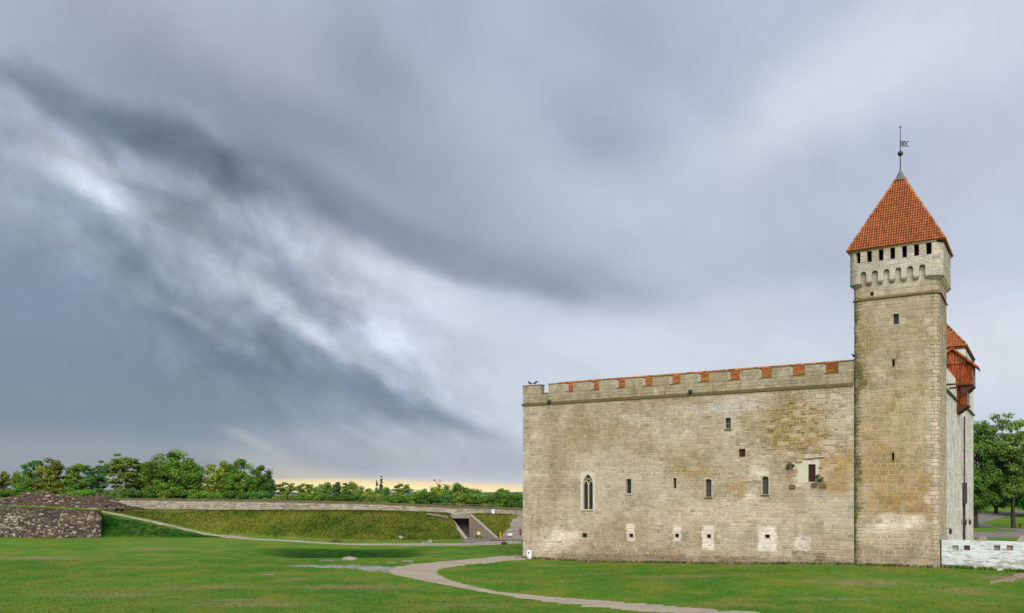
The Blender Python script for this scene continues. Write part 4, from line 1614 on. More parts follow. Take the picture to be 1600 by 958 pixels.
rb = MB()
cor = [(RU0, RV0), (RU1, RV0), (RU1, RV1), (RU0, RV1)]
rb.add([(x, y, ZE - .06) for x, y in cor] + [(x, y, ZE) for x, y in cor] + [(RC[0], RC[1], ZA)],
       [(0, 3, 2, 1), (0, 1, 5, 4), (1, 2, 6, 5), (2, 3, 7, 6), (3, 0, 4, 7), (4, 5, 8), (5, 6, 8), (6, 7, 8), (7, 4, 8)], .3)
troof = rb.build('roof', M_tile, tower)
tt = MB()
rr = random.Random(9)
for k in range(4):
    a, b = Vector((*cor[k], ZE)), Vector((*cor[(k + 1) % 4], ZE))
    ap = Vector((RC[0], RC[1], ZA))
    ln = (b - a).length
    mid = (a + b) / 2
    sl = (ap - mid).length
    rows = 28
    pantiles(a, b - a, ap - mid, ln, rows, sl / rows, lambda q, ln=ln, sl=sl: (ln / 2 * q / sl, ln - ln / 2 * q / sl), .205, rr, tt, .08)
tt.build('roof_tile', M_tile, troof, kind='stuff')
hr = MB()
for k in range(4):
    a, ap = Vector((*cor[k], ZE + .03)), Vector((RC[0], RC[1], ZA + .03))
    n = 30
    for i in range(n):
        p, q = a.lerp(ap, i / n), a.lerp(ap, (i + 1.12) / n)
        hr.tube([p, q], [.115, .09], 7, rr.random())
hr.build('hip_tile', M_tile_moss, troof, kind='stuff')
cap = MB()
cap.tube([(RC[0], RC[1], 36.25), (RC[0], RC[1], 36.65), (RC[0], RC[1], 37.3)], [.62, .38, .06], 14)
cap.build('lead_cap', M_lead, troof)
vane = empty('weather_vane', (RC[0], RC[1], 37.4), 0, tower)
m_ = MB()
m_.tube([(0, 0, -.1), (0, 0, 3.95)], [.05, .03], 8)
m_.build('pole', M_iron, vane)
m_ = MB()
m_.tube([(0, 0, 1.42 + .24 * math.sin(t)) for t in np.linspace(-1.5, 1.5, 9)], [max(.02, .24 * math.cos(t)) for t in np.linspace(-1.5, 1.5, 9)], 12)
m_.build('ball', M_iron, vane, smooth=True)
m_ = MB()
m_.bar((-.14, 0, 3.86), (.14, 0, 3.86), .04)
m_.bar((0, 0, 3.74), (0, 0, 4.02), .041)
m_.build('cross', M_iron, vane)
# pierced flag: frame, an upright N-like pair and a diagonal cross, forked tail; it points right along the wind
fl = MB()
R_ = lambda pts, w_=.055: fl.ribbon(pts, w_, -.012, .012)
R_([(.04, 2.05), (.80, 2.00)])
R_([(.04, 2.62), (.80, 2.55)])
R_([(.07, 2.05), (.07, 2.62)], .07)
R_([(.20, 2.05), (.20, 2.60)], .09)
R_([(.20, 2.60), (.38, 2.05)], .07)
R_([(.38, 2.05), (.38, 2.58)], .09)
R_([(.44, 2.05), (.78, 2.54)], .08)
R_([(.44, 2.57), (.78, 2.03)], .08)
R_([(.52, 2.31), (.70, 2.29)], .12)
R_([(.80, 2.02), (.96, 1.92)], .05)
R_([(.80, 2.54), (.96, 2.50)], .05)
fo = fl.build('flag', M_iron, vane)
fo.rotation_euler = (0, 0, -RZ - .15)
fo.scale = (.82, .82, .82)
fo.location = (0, 0, .42)

# ------------------------------------------------------------------ far tower at the back of the side wall
far = empty('defence_tower', (L0[0], L0[1], 0), RZ)
tag(far, 'broad stone tower with a hipped red roof behind the timber bay, far corner', 'tower')
FU0, FU1, FV0, FV1 = 32.4, 42.5, 28.6, 41.5
ZF1 = 24.2
SFR = lambda s, z, p=0.0: (FU1 + p, s, z)
m_ = MB()
m_.box(FU0, FU1, FV0, FV1, ZB0, ZF1, .5)
m_.build('wall', M_side, far)
lay(SFR, courses(FV0 + .02, FV1 - .02, ZB0, ZF1, .4, .9, [], 91), M_side, far, 0, 92, proud=(.006, .014), join='stone_facing')
SFF = lambda s, z, p=0.0: (s, FV0 - p, z)
lay(SFF, courses(FU0 + .02, FU1 - .02, 19, ZF1, .4, .9, [], 93), M_side, far, 0, 94, proud=(.006, .014), join='stone_facing')
m_ = MB()
m_.box(FU0 - .15, FU1 + .18, FV0 - .15, FV1 + .15, 17.3, 17.5, .5)
m_.build('string_course', M_moss, far)
m_ = MB()
m_.box(FU0 - .14, FU1 + .14, FV0 - .14, FV1 + .14, ZF1, ZF1 + .25, .4)
m_.build('eave', M_darkwood, far)
for k in range(3):
    v = FV0 + 2 + k * 4
    m_ = MB()
    m_.box(FU1 - .1, FU1 + .03, v, v + .8, 22.2, 23.5)
    m_.build('window', M_dark, far)
fr = MB()
fc = [(FU0 - .2, FV0 - .2), (FU1 + .2, FV0 - .2), (FU1 + .2, FV1 + .2), (FU0 - .2, FV1 + .2)]
ZF2 = 31.3
fap = ((FU0 + FU1) / 2, (FV0 + FV1) / 2, ZF2)
fr.add([(x, y, ZF1 + .26) for x, y in fc] + [fap], [(0, 3, 2, 1), (0, 1, 4), (1, 2, 4), (2, 3, 4), (3, 0, 4)], .3)
fro = fr.build('roof', M_tile, far)
ftl = MB()
for k in (0, 1):
    a, b = Vector((*fc[k], ZF1 + .26)), Vector((*fc[(k + 1) % 4], ZF1 + .26))
    ap = Vector(fap)
    ln, mid = (b - a).length, (a + b) / 2
    sl = (ap - mid).length
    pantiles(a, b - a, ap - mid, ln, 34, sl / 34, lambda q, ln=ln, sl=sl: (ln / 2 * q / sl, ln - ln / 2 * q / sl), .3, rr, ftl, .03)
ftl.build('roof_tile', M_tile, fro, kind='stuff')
hr = MB()
a, ap = Vector((*fc[1], ZF1 + .3)), Vector(fap)
for i in range(32):
    hr.tube([a.lerp(ap, i / 32), a.lerp(ap, (i + 1.1) / 32)], [.14, .11], 7, rr.random())
hr.build('hip_tile', M_tile_moss, fro, kind='stuff')

# ------------------------------------------------------------------ whitewashed wall on the right
ww = empty('white_wall', (L0[0], L0[1], 0), RZ)
tag(ww, 'low whitewashed stone wall with square openings, joined to the tower foot', 'wall')


def whitewash():
    m, N, bs, out = mat_new('flaking whitewash')
    oc = N.n('TexCoord').outputs['Object']
    a = N.noise(oc, 1.3, 7, .7)
    b = N.noise(N.mapping(oc, scale=(.5, .5, 2.0)), 2.6, 6, .7)
    sep = N.n('SeparateXYZ')
    N.put(sep.inputs[0], oc)
    low = N.ramp(sep.outputs[2], 1.2, 2.3, .11, 0)
    c = N.mix(N.ramp(a, .4, .7), lin((216, 221, 222), .80), lin((196, 203, 204), .80))
    c = N.mix(N.ramp(N.math('ADD', b, low), .52, .66, 0, .85), c, lin((150, 146, 132), .85))
    sh = N.math('MULTIPLY_ADD', N.math('SUBTRACT', N.attr('tint'), .5), .14, 1.0)
    N.put(bs.inputs['Base Color'], N.scale(c, sh))
    bump(N, bs, N.math('ADD', a, b), .05, .7)
    return m


M_ww = whitewash()
WV, WU0, WU1, WZ = .25, 42.75, 60.0, 3.36
SW = lambda s, z, p=0.0: (s, WV - p, z)
wh = []
for px, mt, lab in ((1493, simple('ochre infill', (170, 160, 132), .8), 'pale infilled opening'), (1511, simple('broken infill', (92, 72, 62), .8, .6, 6), 'dark broken opening'),
                    (1558, simple('pink board', (150, 122, 116), .8), 'boarded opening, left of the pair'), (1578, simple('pink board', (156, 130, 122), .8), 'boarded opening, right of the pair')):
    k = (px - 800) / F
    u = fu(px, v=WV)[0]
    z = fu(px, 856, WV)[1]
    wh.append((u - .24, u + .24, z - .22, z + .22))
    mb = MB()
    for (a, b, c, d) in ((u - .24, u - .23, z - .22, z + .22), (u + .23, u + .24, z - .22, z + .22), (u - .23, u + .23, z - .22, z - .21), (u - .23, u + .23, z + .21, z + .22)):
        mb.box(a, b, WV - .02, WV + .3, c, d)
    o = mb.build('opening', M_ww, ww)
    o['label'] = lab
    mb = MB()
    mb.box(u - .225, u + .225, WV + .16, WV + .2, z - .205, z + .205)
    mb.build('infill', mt, o)
wall_grid('wall', SW, WU0, WU1, -.5, WZ, wh, M_ww, ww)
m_ = MB()
m_.add([(WU0, WV, WZ), (WU1, WV, WZ), (WU1, WV + .9, WZ), (WU0, WV + .9, WZ), (WU0, WV + .9, -.5), (WU1, WV + .9, -.5)], [(0, 1, 2, 3), (3, 2, 5, 4)])
m_.build('wall_top', M_ww, ww)
wr = courses(WU0 + .02, WU1, -.4, WZ - .03, .3, .6, [(a - .03, b + .03, c - .03, d + .03) for a, b, c, d in wh], 101, split=.2)
lay(SW, wr, M_ww, ww, 150, 102, proud=(.004, .016), chamfer=.07)
for px, y in ((1473, 838), (1536, 842), (1597, 844)):
    u = fu(px, v=.8)[0]
    m_ = MB()
    z = WZ
    m_.add([(u - .4, .35, z), (u + .4, .35, z), (u + .4, 1.1, z), (u - .4, 1.1, z), (u - .36, .4, z + .12), (u + .36, .4, z + .12), (u + .36, 1.05, z + .12), (u - .36, 1.05, z + .12), (u - .04, .72, z + .52), (u + .05, .72, z + .5)],
           [(0, 1, 5, 4), (1, 2, 6, 5), (2, 3, 7, 6), (3, 0, 4, 7), (4, 5, 9, 8), (5, 6, 9), (6, 7, 8, 9), (7, 4, 8)], rng.random())
    m_.build('cap_stone', M_rock, ww)

# lanterns on the side wall
def lantern(v, z, label, uw=US):
    e = empty('wall_lantern', (L0[0], L0[1], 0), RZ)
    tag(e, label, 'lantern', 'iron lanterns on the side wall')
    m_ = MB()
    m_.bar((uw, v, z + .2), (uw + .4, v, z + .34), .04)
    m_.bar((uw + .04, v, z - .1), (uw + .04, v, z + .4), .05)
    m_.build('bracket', M_iron, e)
    m_ = MB()
    c = uw + .4
    for sx in (-1, 1):
        for sy in (-1, 1):
            m_.bar((c + sx * .08, v + sy * .08, z - .25), (c + sx * .12, v + sy * .12, z + .1), .03)
    m_.tube([(c, v, z - .29), (c, v, z - .25)], [.07, .13], 6)
    m_.tube([(c, v, z + .1), (c, v, z + .24), (c, v, z + .34)], [.18, .08, .025], 6)
    m_.build('cage', M_iron, e)
    m_ = MB()
    m_.tube([(c, v, z - .24), (c, v, z + .1)], [.06, .1], 6)
    m_.build('glass', M_glass, e)


def side_v(px, U):
    k = (px - 800) / F
    return ((97.6 - .53 * U) * k - 1.24 - .848 * U) / (.53 - .848 * k)


def side_z(v, U, py):
    return EYE + (768 - py) / F * (97.6 - .53 * U + .848 * v)


for px, py, U, lab in ((1487, 830, US, 'iron lantern nearest the tower, low on the side wall'), (1510, 817, FU1, 'iron lantern beside the dark downpipe'), (1517, 816, FU1, 'iron lantern nearest the trees at the far end')):
    v = side_v(px, U + .5)
    lantern(v, side_z(v, U, py), lab, U)

# white board at the castle's left corner
wb = empty('notice_board', (L0[0], L0[1], 0), RZ)
tag(wb, 'white upright board with a dark emblem at the castle left corner', 'board')
u = fu(827.5, 865, -.4)[0]
zg = hh(L0[0] + .848 * u + .53 * -.4, L0[1] - .53 * u - .848 * .4)
m_ = MB()
m_.box(u - .31, u + .31, -.5, -.38, zg - .05, zg + 1.0)
m_.build('panel', M_white, wb)
m_ = MB()
m_.tube([(u - .05, -.503, zg + .66), (u - .05, -.512, zg + .66)], [.1, .1], 8)
m_.box(u - .09, u - .01, -.512, -.503, zg + .58, zg + .75)
m_.build('emblem', M_iron, wb)

# ------------------------------------------------------------------ rubble retaining wall on the left
def rubble_mat():
    m, N, bs, out = mat_new('rubble stones')
    oc = N.n('TexCoord').outputs['Object']
    t = N.attr('tint')
    cr = N.n('ValToRGB')
    N.put(cr.inputs[0], t)
    e = cr.color_ramp.elements
    e[0].position, e[0].color = 0.0, lin((62, 57, 55), .8)
    e[1].position, e[1].color = 1.0, lin((180, 170, 158), .72)
    for p, c in ((.3, (86, 74, 66)), (.5, (112, 96, 82)), (.62, (132, 116, 96)), (.74, (146, 134, 120)), (.88, (168, 158, 146))):
        x = e.new(p)
        x.color = lin(c, .8)
    f = N.noise(oc, 2.2, 6, .7)
    f2 = N.noise(oc, .35, 4, .6)
    sep = N.n('SeparateXYZ')
    N.put(sep.inputs[0], oc)
    up = N.ramp(N.math('ADD', sep.outputs[2], N.math('MULTIPLY', f2, 1.5)), 4.0, 5.4, 0, .7)
    c = N.mix(up, cr.outputs[0], lin((84, 68, 54), .8))
    c = N.scale(c, N.math('MULTIPLY_ADD', N.math('SUBTRACT', f, .5), 1.0, 1.0))
    c = N.scale(c, N.math('MULTIPLY_ADD', N.math('SUBTRACT', f2, .5), .5, 1.0))
    N.put(bs.inputs['Base Color'], c)
    bump(N, bs, f, .06, .8)
    return m


M_rubble = rubble_mat()
M_mortar = simple('dark lime mortar', (108, 95, 82), .7, .4, 1.5)
rw = empty('retaining_wall', (-84, 141.2, 0))
tag(rw, 'dark and pale rubble stone retaining wall with grass on top, left edge', 'wall')
RX0, RX1 = -24.0, 16.1                     # local x; the corner at RX1


def SRW(s, z, p=0.0):
    """front, then round the corner and straight back"""
    L = RX1 - RX0
    if s < L - .8:
        return (RX0 + s, -p + z * .02, z)
    if s < L + .8:
        a = (s - L + .8) / 1.6 * math.radians(70)
        c = (RX1 - .8, .8)
        R = .9 + p - z * .02
        return (c[0] + R * math.sin(a), c[1] - .1 - R * math.cos(a) + 0.1, z)
    t = s - L - .8
    a = math.radians(70)
    c = (RX1 - .8, .8)
    R = .9 + p - z * .02
    return (c[0] + R * math.sin(a) - t * .47, c[1] - R * math.cos(a) + t, z)


wtop = lambda s: 5.35 - max(0, s - 22) / 16.6 * .75
LT = RX1 - RX0
mb = MB()
cols = list(np.arange(0, LT - .8, 1.0)) + list(np.linspace(LT - .8, LT + .8, 7)) + list(np.linspace(LT + 1.4, LT + 8, 6))
for s in cols:
    for q in range(6):
        mb.v.append(SRW(s, -.4 + (wtop(s) + .4) * q / 5))
for i in range(len(cols) - 1):
    for q in range(5):
        mb.f.append((i * 6 + q, (i + 1) * 6 + q, (i + 1) * 6 + q + 1, i * 6 + q + 1))
        mb.tint.append(.5)
mb.build('mortar_core', M_mortar, rw)
rsto = []
r2 = random.Random(77)
z = -.3
while z < 5.2:
    hc = r2.uniform(.24, .44)
    s = 0
    while s < LT + 6:
        ll = r2.choice((r2.uniform(.2, .36), r2.uniform(.3, .55), r2.uniform(.3, .6), r2.uniform(.55, .95)))
        zz = z + r2.uniform(-.14, .14)
        if zz + hc < wtop(s) + .08:
            t = r2.random() ** 1.3
            if s < 22 + 5 and s > 14 and 1 < z < 3.6 and r2.random() < .35:
                t = .7 + .25 * r2.random()
            rsto.append((s - .01, s + ll + .01, zz, zz + hc * r2.uniform(.75, 1.25), t))
        s += ll
    z += hc * .98


def lump_geo(S, q, r):
    """rounded field stone bulging out of the wall face"""
    s0, s1, z0, z1, t = q
    cs, cz, a, b = (s0 + s1) / 2, (z0 + z1) / 2, (s1 - s0) / 2, (z1 - z0) / 2
    n = 8
    v = []
    pw = r.uniform(.65, 1.1)
    dep = r.uniform(.06, .16)
    offs = [r.uniform(.86, 1.1) for _ in range(n)]
    for k, (f_, p) in enumerate(((1.0, -.02), (.9, dep * .6), (.55, dep))):
        for i in range(n):
            an = 2 * math.pi * (i + .5) / n
            ca, sa = math.cos(an), math.sin(an)
            ca = math.copysign(abs(ca) ** pw, ca)
            sa = math.copysign(abs(sa) ** pw, sa)
            v.append(S(cs + a * f_ * ca * offs[i], cz + b * f_ * sa * offs[i], p))
    f = []
    for k in range(2):
        for i in range(n):
            j = (i + 1) % n
            f.append((k * n + i, k * n + j, (k + 1) * n + j, (k + 1) * n + i))
    f.append(tuple(2 * n + i for i in range(n)))
    return v, f


vis = sorted([q for q in rsto], key=lambda q: -(q[1] - q[0]) * (q[3] - q[2]) * (1.0 if q[0] > 21.5 else .0))
rest = MB()
for i, q in enumerate(vis):
    v, f = lump_geo(SRW, q, r2)
    if i < 300:
        m_ = MB()
        m_.add(v, f, q[4])
        m_.build('stone', M_rubble, rw)
    else:
        rest.add(v, f, q[4])
rest.build('stone_facing', M_rubble, rw, kind='stuff')
tp = MB()
for i in range(len(cols) - 1):
    a, b = SRW(cols[i], wtop(cols[i]) - .02, .12), SRW(cols[i + 1], wtop(cols[i + 1]) - .02, .12)
    if cols[i + 1] <= LT + .8:
        e0 = .1 * math.sin(i * 1.7)
        tp.hexa([a, b, (b[0] - .2, b[1] + 2.4, b[2]), (a[0] - .2, a[1] + 2.4, a[2]), (a[0], a[1] + .05, a[2] + .16 + e0 * .3), (b[0], b[1] + .05, b[2] + .16 + .03 * math.sin(i * 1.7 + 1.7)), (b[0] - .2, b[1] + 2.4, b[2] + .1), (a[0] - .2, a[1] + 2.4, a[2] + .1)])
tp.build('turf_top', M_grass, rw)

# ------------------------------------------------------------------ rubble heap above it
hp = empty('rubble_heap', (-83, 156, 4.6))
tag(hp, 'long brown heap of earth and broken stone above the retaining wall', 'heap')


def heap_h(x, y):
    e = np.maximum(0, 1 - (np.abs(y) / 4.6) ** 1.6)
    prof = np.interp(x, [-13, -10.5, -7, -4, -1, 1.5, 4, 6.5, 8, 9.8, 11.5, 14], [.3, 1.1, 2.3, 3.0, 2.9, 2.3, 2.1, 2.0, 2.5, 2.1, .9, -.1])
    z = prof * e + .22 * np.sin(x * 2.3 + y * 1.7) * np.sin(y * 2.9 - x) + .12 * np.sin(x * 5.1 - y * 3.3) + .08 * np.sin(x * 9 + y * 11)
    return z - .25


xs, ys = np.linspace(-14, 14.5, 110), np.linspace(-4.8, 4.8, 40)
X, Y = np.meshgrid(xs, ys)
Z = heap_h(X, Y) + np.random.default_rng(5).normal(0, .07, X.shape)
idx = np.arange(X.size).reshape(X.shape)
Q = np.stack([idx[:-1, :-1], idx[:-1, 1:], idx[1:, 1:], idx[1:, :-1]], -1).reshape(-1, 4)
np_mesh('earth', np.stack([X, Y, Z], -1).reshape(-1, 3), Q, simple('brown earth and rubble', (96, 80, 64), .75, .7, 1.6, bumpd=.1), parent=hp)


def rock_geo(c, s, r, n=7):
    """irregular boulder: three rings and a top"""
    v = []
    for k, (zz, f_) in enumerate(((-.4, .9), (.1, 1.0), (.55, .75))):
        for i in range(n):
            a = 2 * math.pi * i / n + r.uniform(-.2, .2)
            q = f_ * r.uniform(.75, 1.15)
            v.append((c[0] + s[0] * q * math.cos(a), c[1] + s[1] * q * math.sin(a), c[2] + s[2] * (zz + r.uniform(-.1, .1))))
    v.append((c[0], c[1], c[2] + s[2] * .85))
    f = [tuple(range(n))[::-1]]
    for k in range(2):
        for i in range(n):
            j = (i + 1) % n
            f.append((k * n + i, k * n + j, (k + 1) * n + j, (k + 1) * n + i))
    f += [(2 * n + i, 2 * n + (i + 1) % n, 3 * n) for i in range(n)]
    return v, f


hs = MB()
r3 = random.Random(31)
for k in range(520):
    x, y = r3.uniform(-12.5, 13.5), r3.uniform(-4.6, 2.0)
    z = float(heap_h(x, y))
    if z < -.2:
        continue
    s = r3.choice((.10, .14, .18, .26, .36)) * r3.uniform(.7, 1.4)
    v, f = rock_geo((x, y, z + s * .1), (s * 1.3, s, s * .7), r3, 6)
    hs.add(v, f, r3.choice((.2, .3, .35, .4, .45, .5, .55, .6, .72, .85)))
hs.build('stone', M_rubble, hp, kind='stuff')

# ------------------------------------------------------------------ parapet wall along the rampart
M_pw = simple('pale lime rubble', (182, 172, 154), .62, .45, .9, tintvar=.35, bumpd=.05)
pw = empty('rampart_wall', (0, 0, 0))
tag(pw, 'long low pale stone wall along the top of the grassy rampart', 'wall')
PXs = np.array([-105, -76, -60, -40, -23, -10.9, 1.6, 30])
PYs = np.array([174, 169, 160, 150, 148, 146.5, 146.2, 148])
PB = np.array([4.5, 4.42, 4.4, 4.35, 4.2, 3.8, 3.46, 3.4])
PT = np.array([6.1, 5.95, 5.9, 5.78, 5.4, 4.88, 4.46, 4.4])
xs = np.concatenate([np.arange(-105, 30.1, 2.0)])
py_, pb_, pt_ = np.interp(xs, PXs, PYs), np.interp(xs, PXs, PB), np.interp(xs, PXs, PT)
m_ = MB()
for i in range(len(xs) - 1):
    a, b = i, i + 1
    m_.add([(xs[a], py_[a], pb_[a] - .8), (xs[b], py_[b], pb_[b] - .8), (xs[b], py_[b], pt_[b]), (xs[a], py_[a], pt_[a])], [(0, 1, 2, 3)])
    m_.add([(xs[a], py_[a] + 1, pb_[a] - .8), (xs[b], py_[b] + 1, pb_[b] - .8), (xs[b], py_[b] + 1, pt_[b]), (xs[a], py_[a] + 1, pt_[a])], [(0, 1, 2, 3)])
m_.build('mortar_core', M_pw, pw)
SPW = lambda s, z, p=0.0: (s, float(np.interp(s, PXs, PYs)) - p, float(np.interp(s, PXs, PB)) + z * float(np.interp(s, PXs, PT - PB)))
prx = []
r4 = random.Random(41)
z = -.1
while z < .98:
    hc = r4.uniform(.17, .27)
    s = -105.0
    while s < 28:
        ll = r4.uniform(.35, 1.3)
        prx.append((s + .02, s + ll - .02, z + .01, min(z + hc - .01, 1.0), r4.random() ** .8))
        s += ll
    z += hc
lay(SPW, [q for q in prx if -84 < q[0] < 4], M_pw, pw, 120, 43, proud=(.02, .08), chamfer=.04)
tp = MB()
for i in range(len(xs) - 1):
    w0, w1 = .08 * math.sin(i * 2.1), .08 * math.sin(i * 2.1 + 2.1)
    tp.hexa([(xs[i], py_[i] - .12, pt_[i]), (xs[i + 1], py_[i + 1] - .12, pt_[i + 1]), (xs[i + 1], py_[i + 1] + 1.3, pt_[i + 1]), (xs[i], py_[i] + 1.3, pt_[i]),
             (xs[i], py_[i] - .05, pt_[i] + .22 + w0), (xs[i + 1], py_[i + 1] - .05, pt_[i + 1] + .22 + w1), (xs[i + 1], py_[i + 1] + 1.3, pt_[i + 1] + .35), (xs[i], py_[i] + 1.3, pt_[i] + .35)])
tp.build('turf_top', simple('dry brown turf', (104, 96, 58), .7, .5, 1.0), pw)

# ------------------------------------------------------------------ tunnel in the rampart
tn = empty('tunnel_portal', (0, 0, 0))
tag(tn, 'dark concrete tunnel mouth with sloping wing walls in the rampart', 'tunnel')
zt = 3.75
m_ = MB()
m_.box(-10.6, -6.8, 140.9, 141.3, zt - .55, zt + .05)
m_.build('lintel', M_concrete, tn)
m_ = MB()
m_.box(-10.75, -10.35, 141.0, 146.0, -.2, zt - .02)
m_.box(-7.05, -6.6, 141.0, 146.0, -.2, zt - .03)
m_.box(-10.35, -7.05, 145.6, 145.9, -.2, zt - .04)
m_.build('tunnel_wall', M_concrete, tn)
m_ = MB()
m_.box(-11, -6.4, 141.31, 149.8, zt - .3, zt - .01)
m_.build('tunnel_roof', M_grass, tn)
m_ = MB()
m_.box(-10.4, -7, 141, 149.5, -.2, .05)
m_.build('tunnel_floor', M_road, tn)


def wing(x0, y0, x1, y1, z0, z1, name='wing_wall', panels=1):
    """sloping retaining wall, cast in vertical panels"""
    dx, dy = x1 - x0, y1 - y0
    L = math.hypot(dx, dy)
    nx, ny = -dy / L * .22, dx / L * .22
    e = MB()
    for k in range(panels):
        t0, t1 = k / panels, (k + 1) / panels - (.012 if panels > 1 and k < panels - 1 else 0)
        a = (x0 + dx * t0, y0 + dy * t0)
        b = (x0 + dx * t1, y0 + dy * t1)
        za, zb_ = z0 + (z1 - z0) * t0, z0 + (z1 - z0) * t1
        j = rng.uniform(-.01, .01)
        e.hexa([(a[0] - nx, a[1] - ny + j, -.3), (b[0] - nx, b[1] - ny + j, -.3), (b[0] + nx, b[1] + ny, -.3), (a[0] + nx, a[1] + ny, -.3),
                (a[0] - nx, a[1] - ny + j, za), (b[0] - nx, b[1] - ny + j, zb_), (b[0] + nx, b[1] + ny, zb_), (a[0] + nx, a[1] + ny, za)], rng.uniform(.3, .7))
    o = e.build(name, M_concrete, tn)
    c = MB()
    c.bar((x0, y0, z0 + .08), (x1, y1, z1 + .08), .6, .16)
    c.build('coping', simple('pale concrete coping', (172, 162, 144), .68, .3, 2), o)
    return o


wing(-10.6, 141, -7.15, 134.1, zt - .05, .1)
wing(-6.75, 141, -2.35, 136.1, zt - .05, .12, panels=16)
o = MB()
sx, sy = -5.35, 139.45 - .26
o.box(sx - .32, sx + .32, sy - .33, sy - .28, .55, 1.1)
tag(o.build('warning_sign', M_sign), 'small pale yellow sign on the concrete wing wall', 'sign')
bpy.data.objects['warning_sign'].location = (0, 0, 0)

# stub of old masonry left of the tunnel
sb = empty('stone_ledge', (0, 0, 0))
tag(sb, 'short ledge of old pale masonry left of the tunnel mouth', 'masonry')
r5 = random.Random(3)
for k in range(11):
    x = -13.6 + k * .32
    y = 139.0 + .05 * k
    z = hh(x, 138.4) + .1
    m_ = MB()
    v, f = rock_geo((x, 138.2 + .03 * k, z), (.24, .4, r5.uniform(.24, .42)), r5, 7)
    m_.add(v, f, r5.random())
    m_.build('stone', M_rock, sb)

# barrier across the ramp
br = empty('road_barrier', (0, 0, 0))
tag(br, 'low barrier with a yellow post and a white plate at the ramp foot', 'barrier')
x0, y0 = at(782, 136.2), 136.2
zg = hh(x0, y0)
m_ = MB()
m_.box(x0 - .09, x0 + .09, y0 - .08, y0 + .08, zg - .2, zg + 1.2)
m_.build('post', M_yellow, br)
m_ = MB()
x1, y1 = at(813, 138), 138.0
zg1 = hh(x1, y1)
m_.box(x1 - .1, x1 + .1, y1 - .1, y1 + .1, zg1 - .3, zg1 + 1.2)
m_.build('post', M_darkwood, br)
m_ = MB()
m_.bar((x0, y0, zg + 1.0), (x1, y1, zg1 + .95), .09)
m_.build('bar', simple('rusty bar', (120, 84, 50), .8), br)
m_ = MB()
m_.box(at(797, 136.9) - .35, at(797, 136.9) + .35, 136.75, 136.8, zg + .62, zg + 1.0)
m_.build('plate', M_white, br)

# white utility box against the rampart wall
ub = MB()
bx, by = at(770.5, 145.4), 145.4
zb_ = hh(bx, by)
ub.box(bx - .25, bx + .25, by - .2, by + .2, zb_ - .05, zb_ + .75)
ub.box(bx - .29, bx + .29, by - .24, by + .24, zb_ + .75, zb_ + .82)
tag(ub.build('utility_box', M_white), 'small white box by the rampart wall right of the tunnel', 'box')

# railing above the tunnel
rl = empty('railing', (0, 0, 0))
tag(rl, 'thin metal railing on the wall above the tunnel', 'railing')
pts = [(-13.5 + 1.5 * k) for k in range(8)]
for x in pts:
    y, z = float(np.interp(x, PXs, PYs)) - .1, float(np.interp(x, PXs, PT)) + .1
    m_ = MB()
    m_.bar((x, y, z - .5), (x, y, z + .55), .07)
    m_.build('post', M_greywood, rl)
m_ = MB()
for k in range(len(pts) - 1):
    q = [(x, float(np.interp(x, PXs, PYs)) - .1, float(np.interp(x, PXs, PT)) + .62) for x in pts[k:k + 2]]
    m_.bar(q[0], q[1], .05)
m_.build('rail', M_greywood, rl)

# ------------------------------------------------------------------ loose stones in the lawn
r6 = random.Random(12)
for px, py, s, mt, lab in ((545, 875, (.95, .5, .42), M_rock, 'flat grey rock at the edge of the grassy hollow'), (512, 876, (.9, .35, .1), M_rock, 'thin pale slab left of the grey rock in the hollow'),
                           (637, 878.5, (.9, .45, .26), M_rock, 'grey slab by the fork of the gravel path'), (612, 880, (.7, .35, .08), M_rock, 'low pale slab beside the path fork'),
                           (787, 851, (.5, .4, .5), M_brownrock, 'brown boulder beside the path below the ramp'), (672, 848, (.5, .4, .5), M_rock, 'pale block at the foot of the rampart slope'),
                           (662, 849, (.4, .3, .3), M_rock, 'small pale stone left of the block at the slope foot'), (626, 844, (.5, .4, .4), M_rock, 'grey stone half buried in the rampart slope'),
                           (525, 847, (.8, .5, .4), M_brownrock, 'dark stone at the foot of the long slope'), (800, 870.5, (.8, .4, .14), M_rock, 'pale flat stones at the path end by the castle'),
                           (811, 872, (.5, .4, .26), M_rock, 'broken white stone against the castle corner'), (155, 839, (.4, .3, .3), M_rock, 'pale stone at the foot of the retaining wall corner'),
                           (878, 910, (.16, .14, .1), M_rock, 'small stone on the lawn below the castle'), (420, 898, (.5, .2, .07), M_rock, 'flat pale stone in the lawn left of the puddle')):
    x, y = ground(px, py)
    v, f = rock_geo((0, 0, 0), s, r6, 9)
    m_ = MB()
    m_.add(v, f, r6.random())
    o = m_.build('rock', mt)
    o.location = (x, y, hh(x, y) + s[2] * .12)
    tag(o, lab, 'rock', 'loose rocks in the grass')

# ------------------------------------------------------------------ trees


def leaf_mat():
    m, N, bs, out = mat_new('tree leaves')
    oi = N.n('ObjectInfo')
    t = N.attr('tint')
    oc = N.n('TexCoord').outputs['Object']
    nz = N.noise(oc, .8, 3, .6)
    c = N.scale(oi.outputs['Color'], N.math('MULTIPLY_ADD', N.math('SUBTRACT', t, .5), 1.1, 1.0))
    c = N.mix(N.ramp(nz, .52, .75, 0, .35), c, N.mix(.5, c, (.10, .10, .02, 1)))
    N.put(bs.inputs['Base Color'], c)
    bs.inputs['Roughness'].default_value = .6
    tr = N.n('BsdfTranslucent')
    N.put(tr.inputs[0], N.scale(c, 1.2))
    ms = N.n('MixShader')
    ms.inputs[0].default_value = .3
    N.t.links.new(bs.outputs[0], ms.inputs[1])
    N.t.links.new(tr.outputs[0], ms.inputs[2])
    N.t.links.new(ms.outputs[0], out.inputs[0])
    return m


M_leaf = leaf_mat()


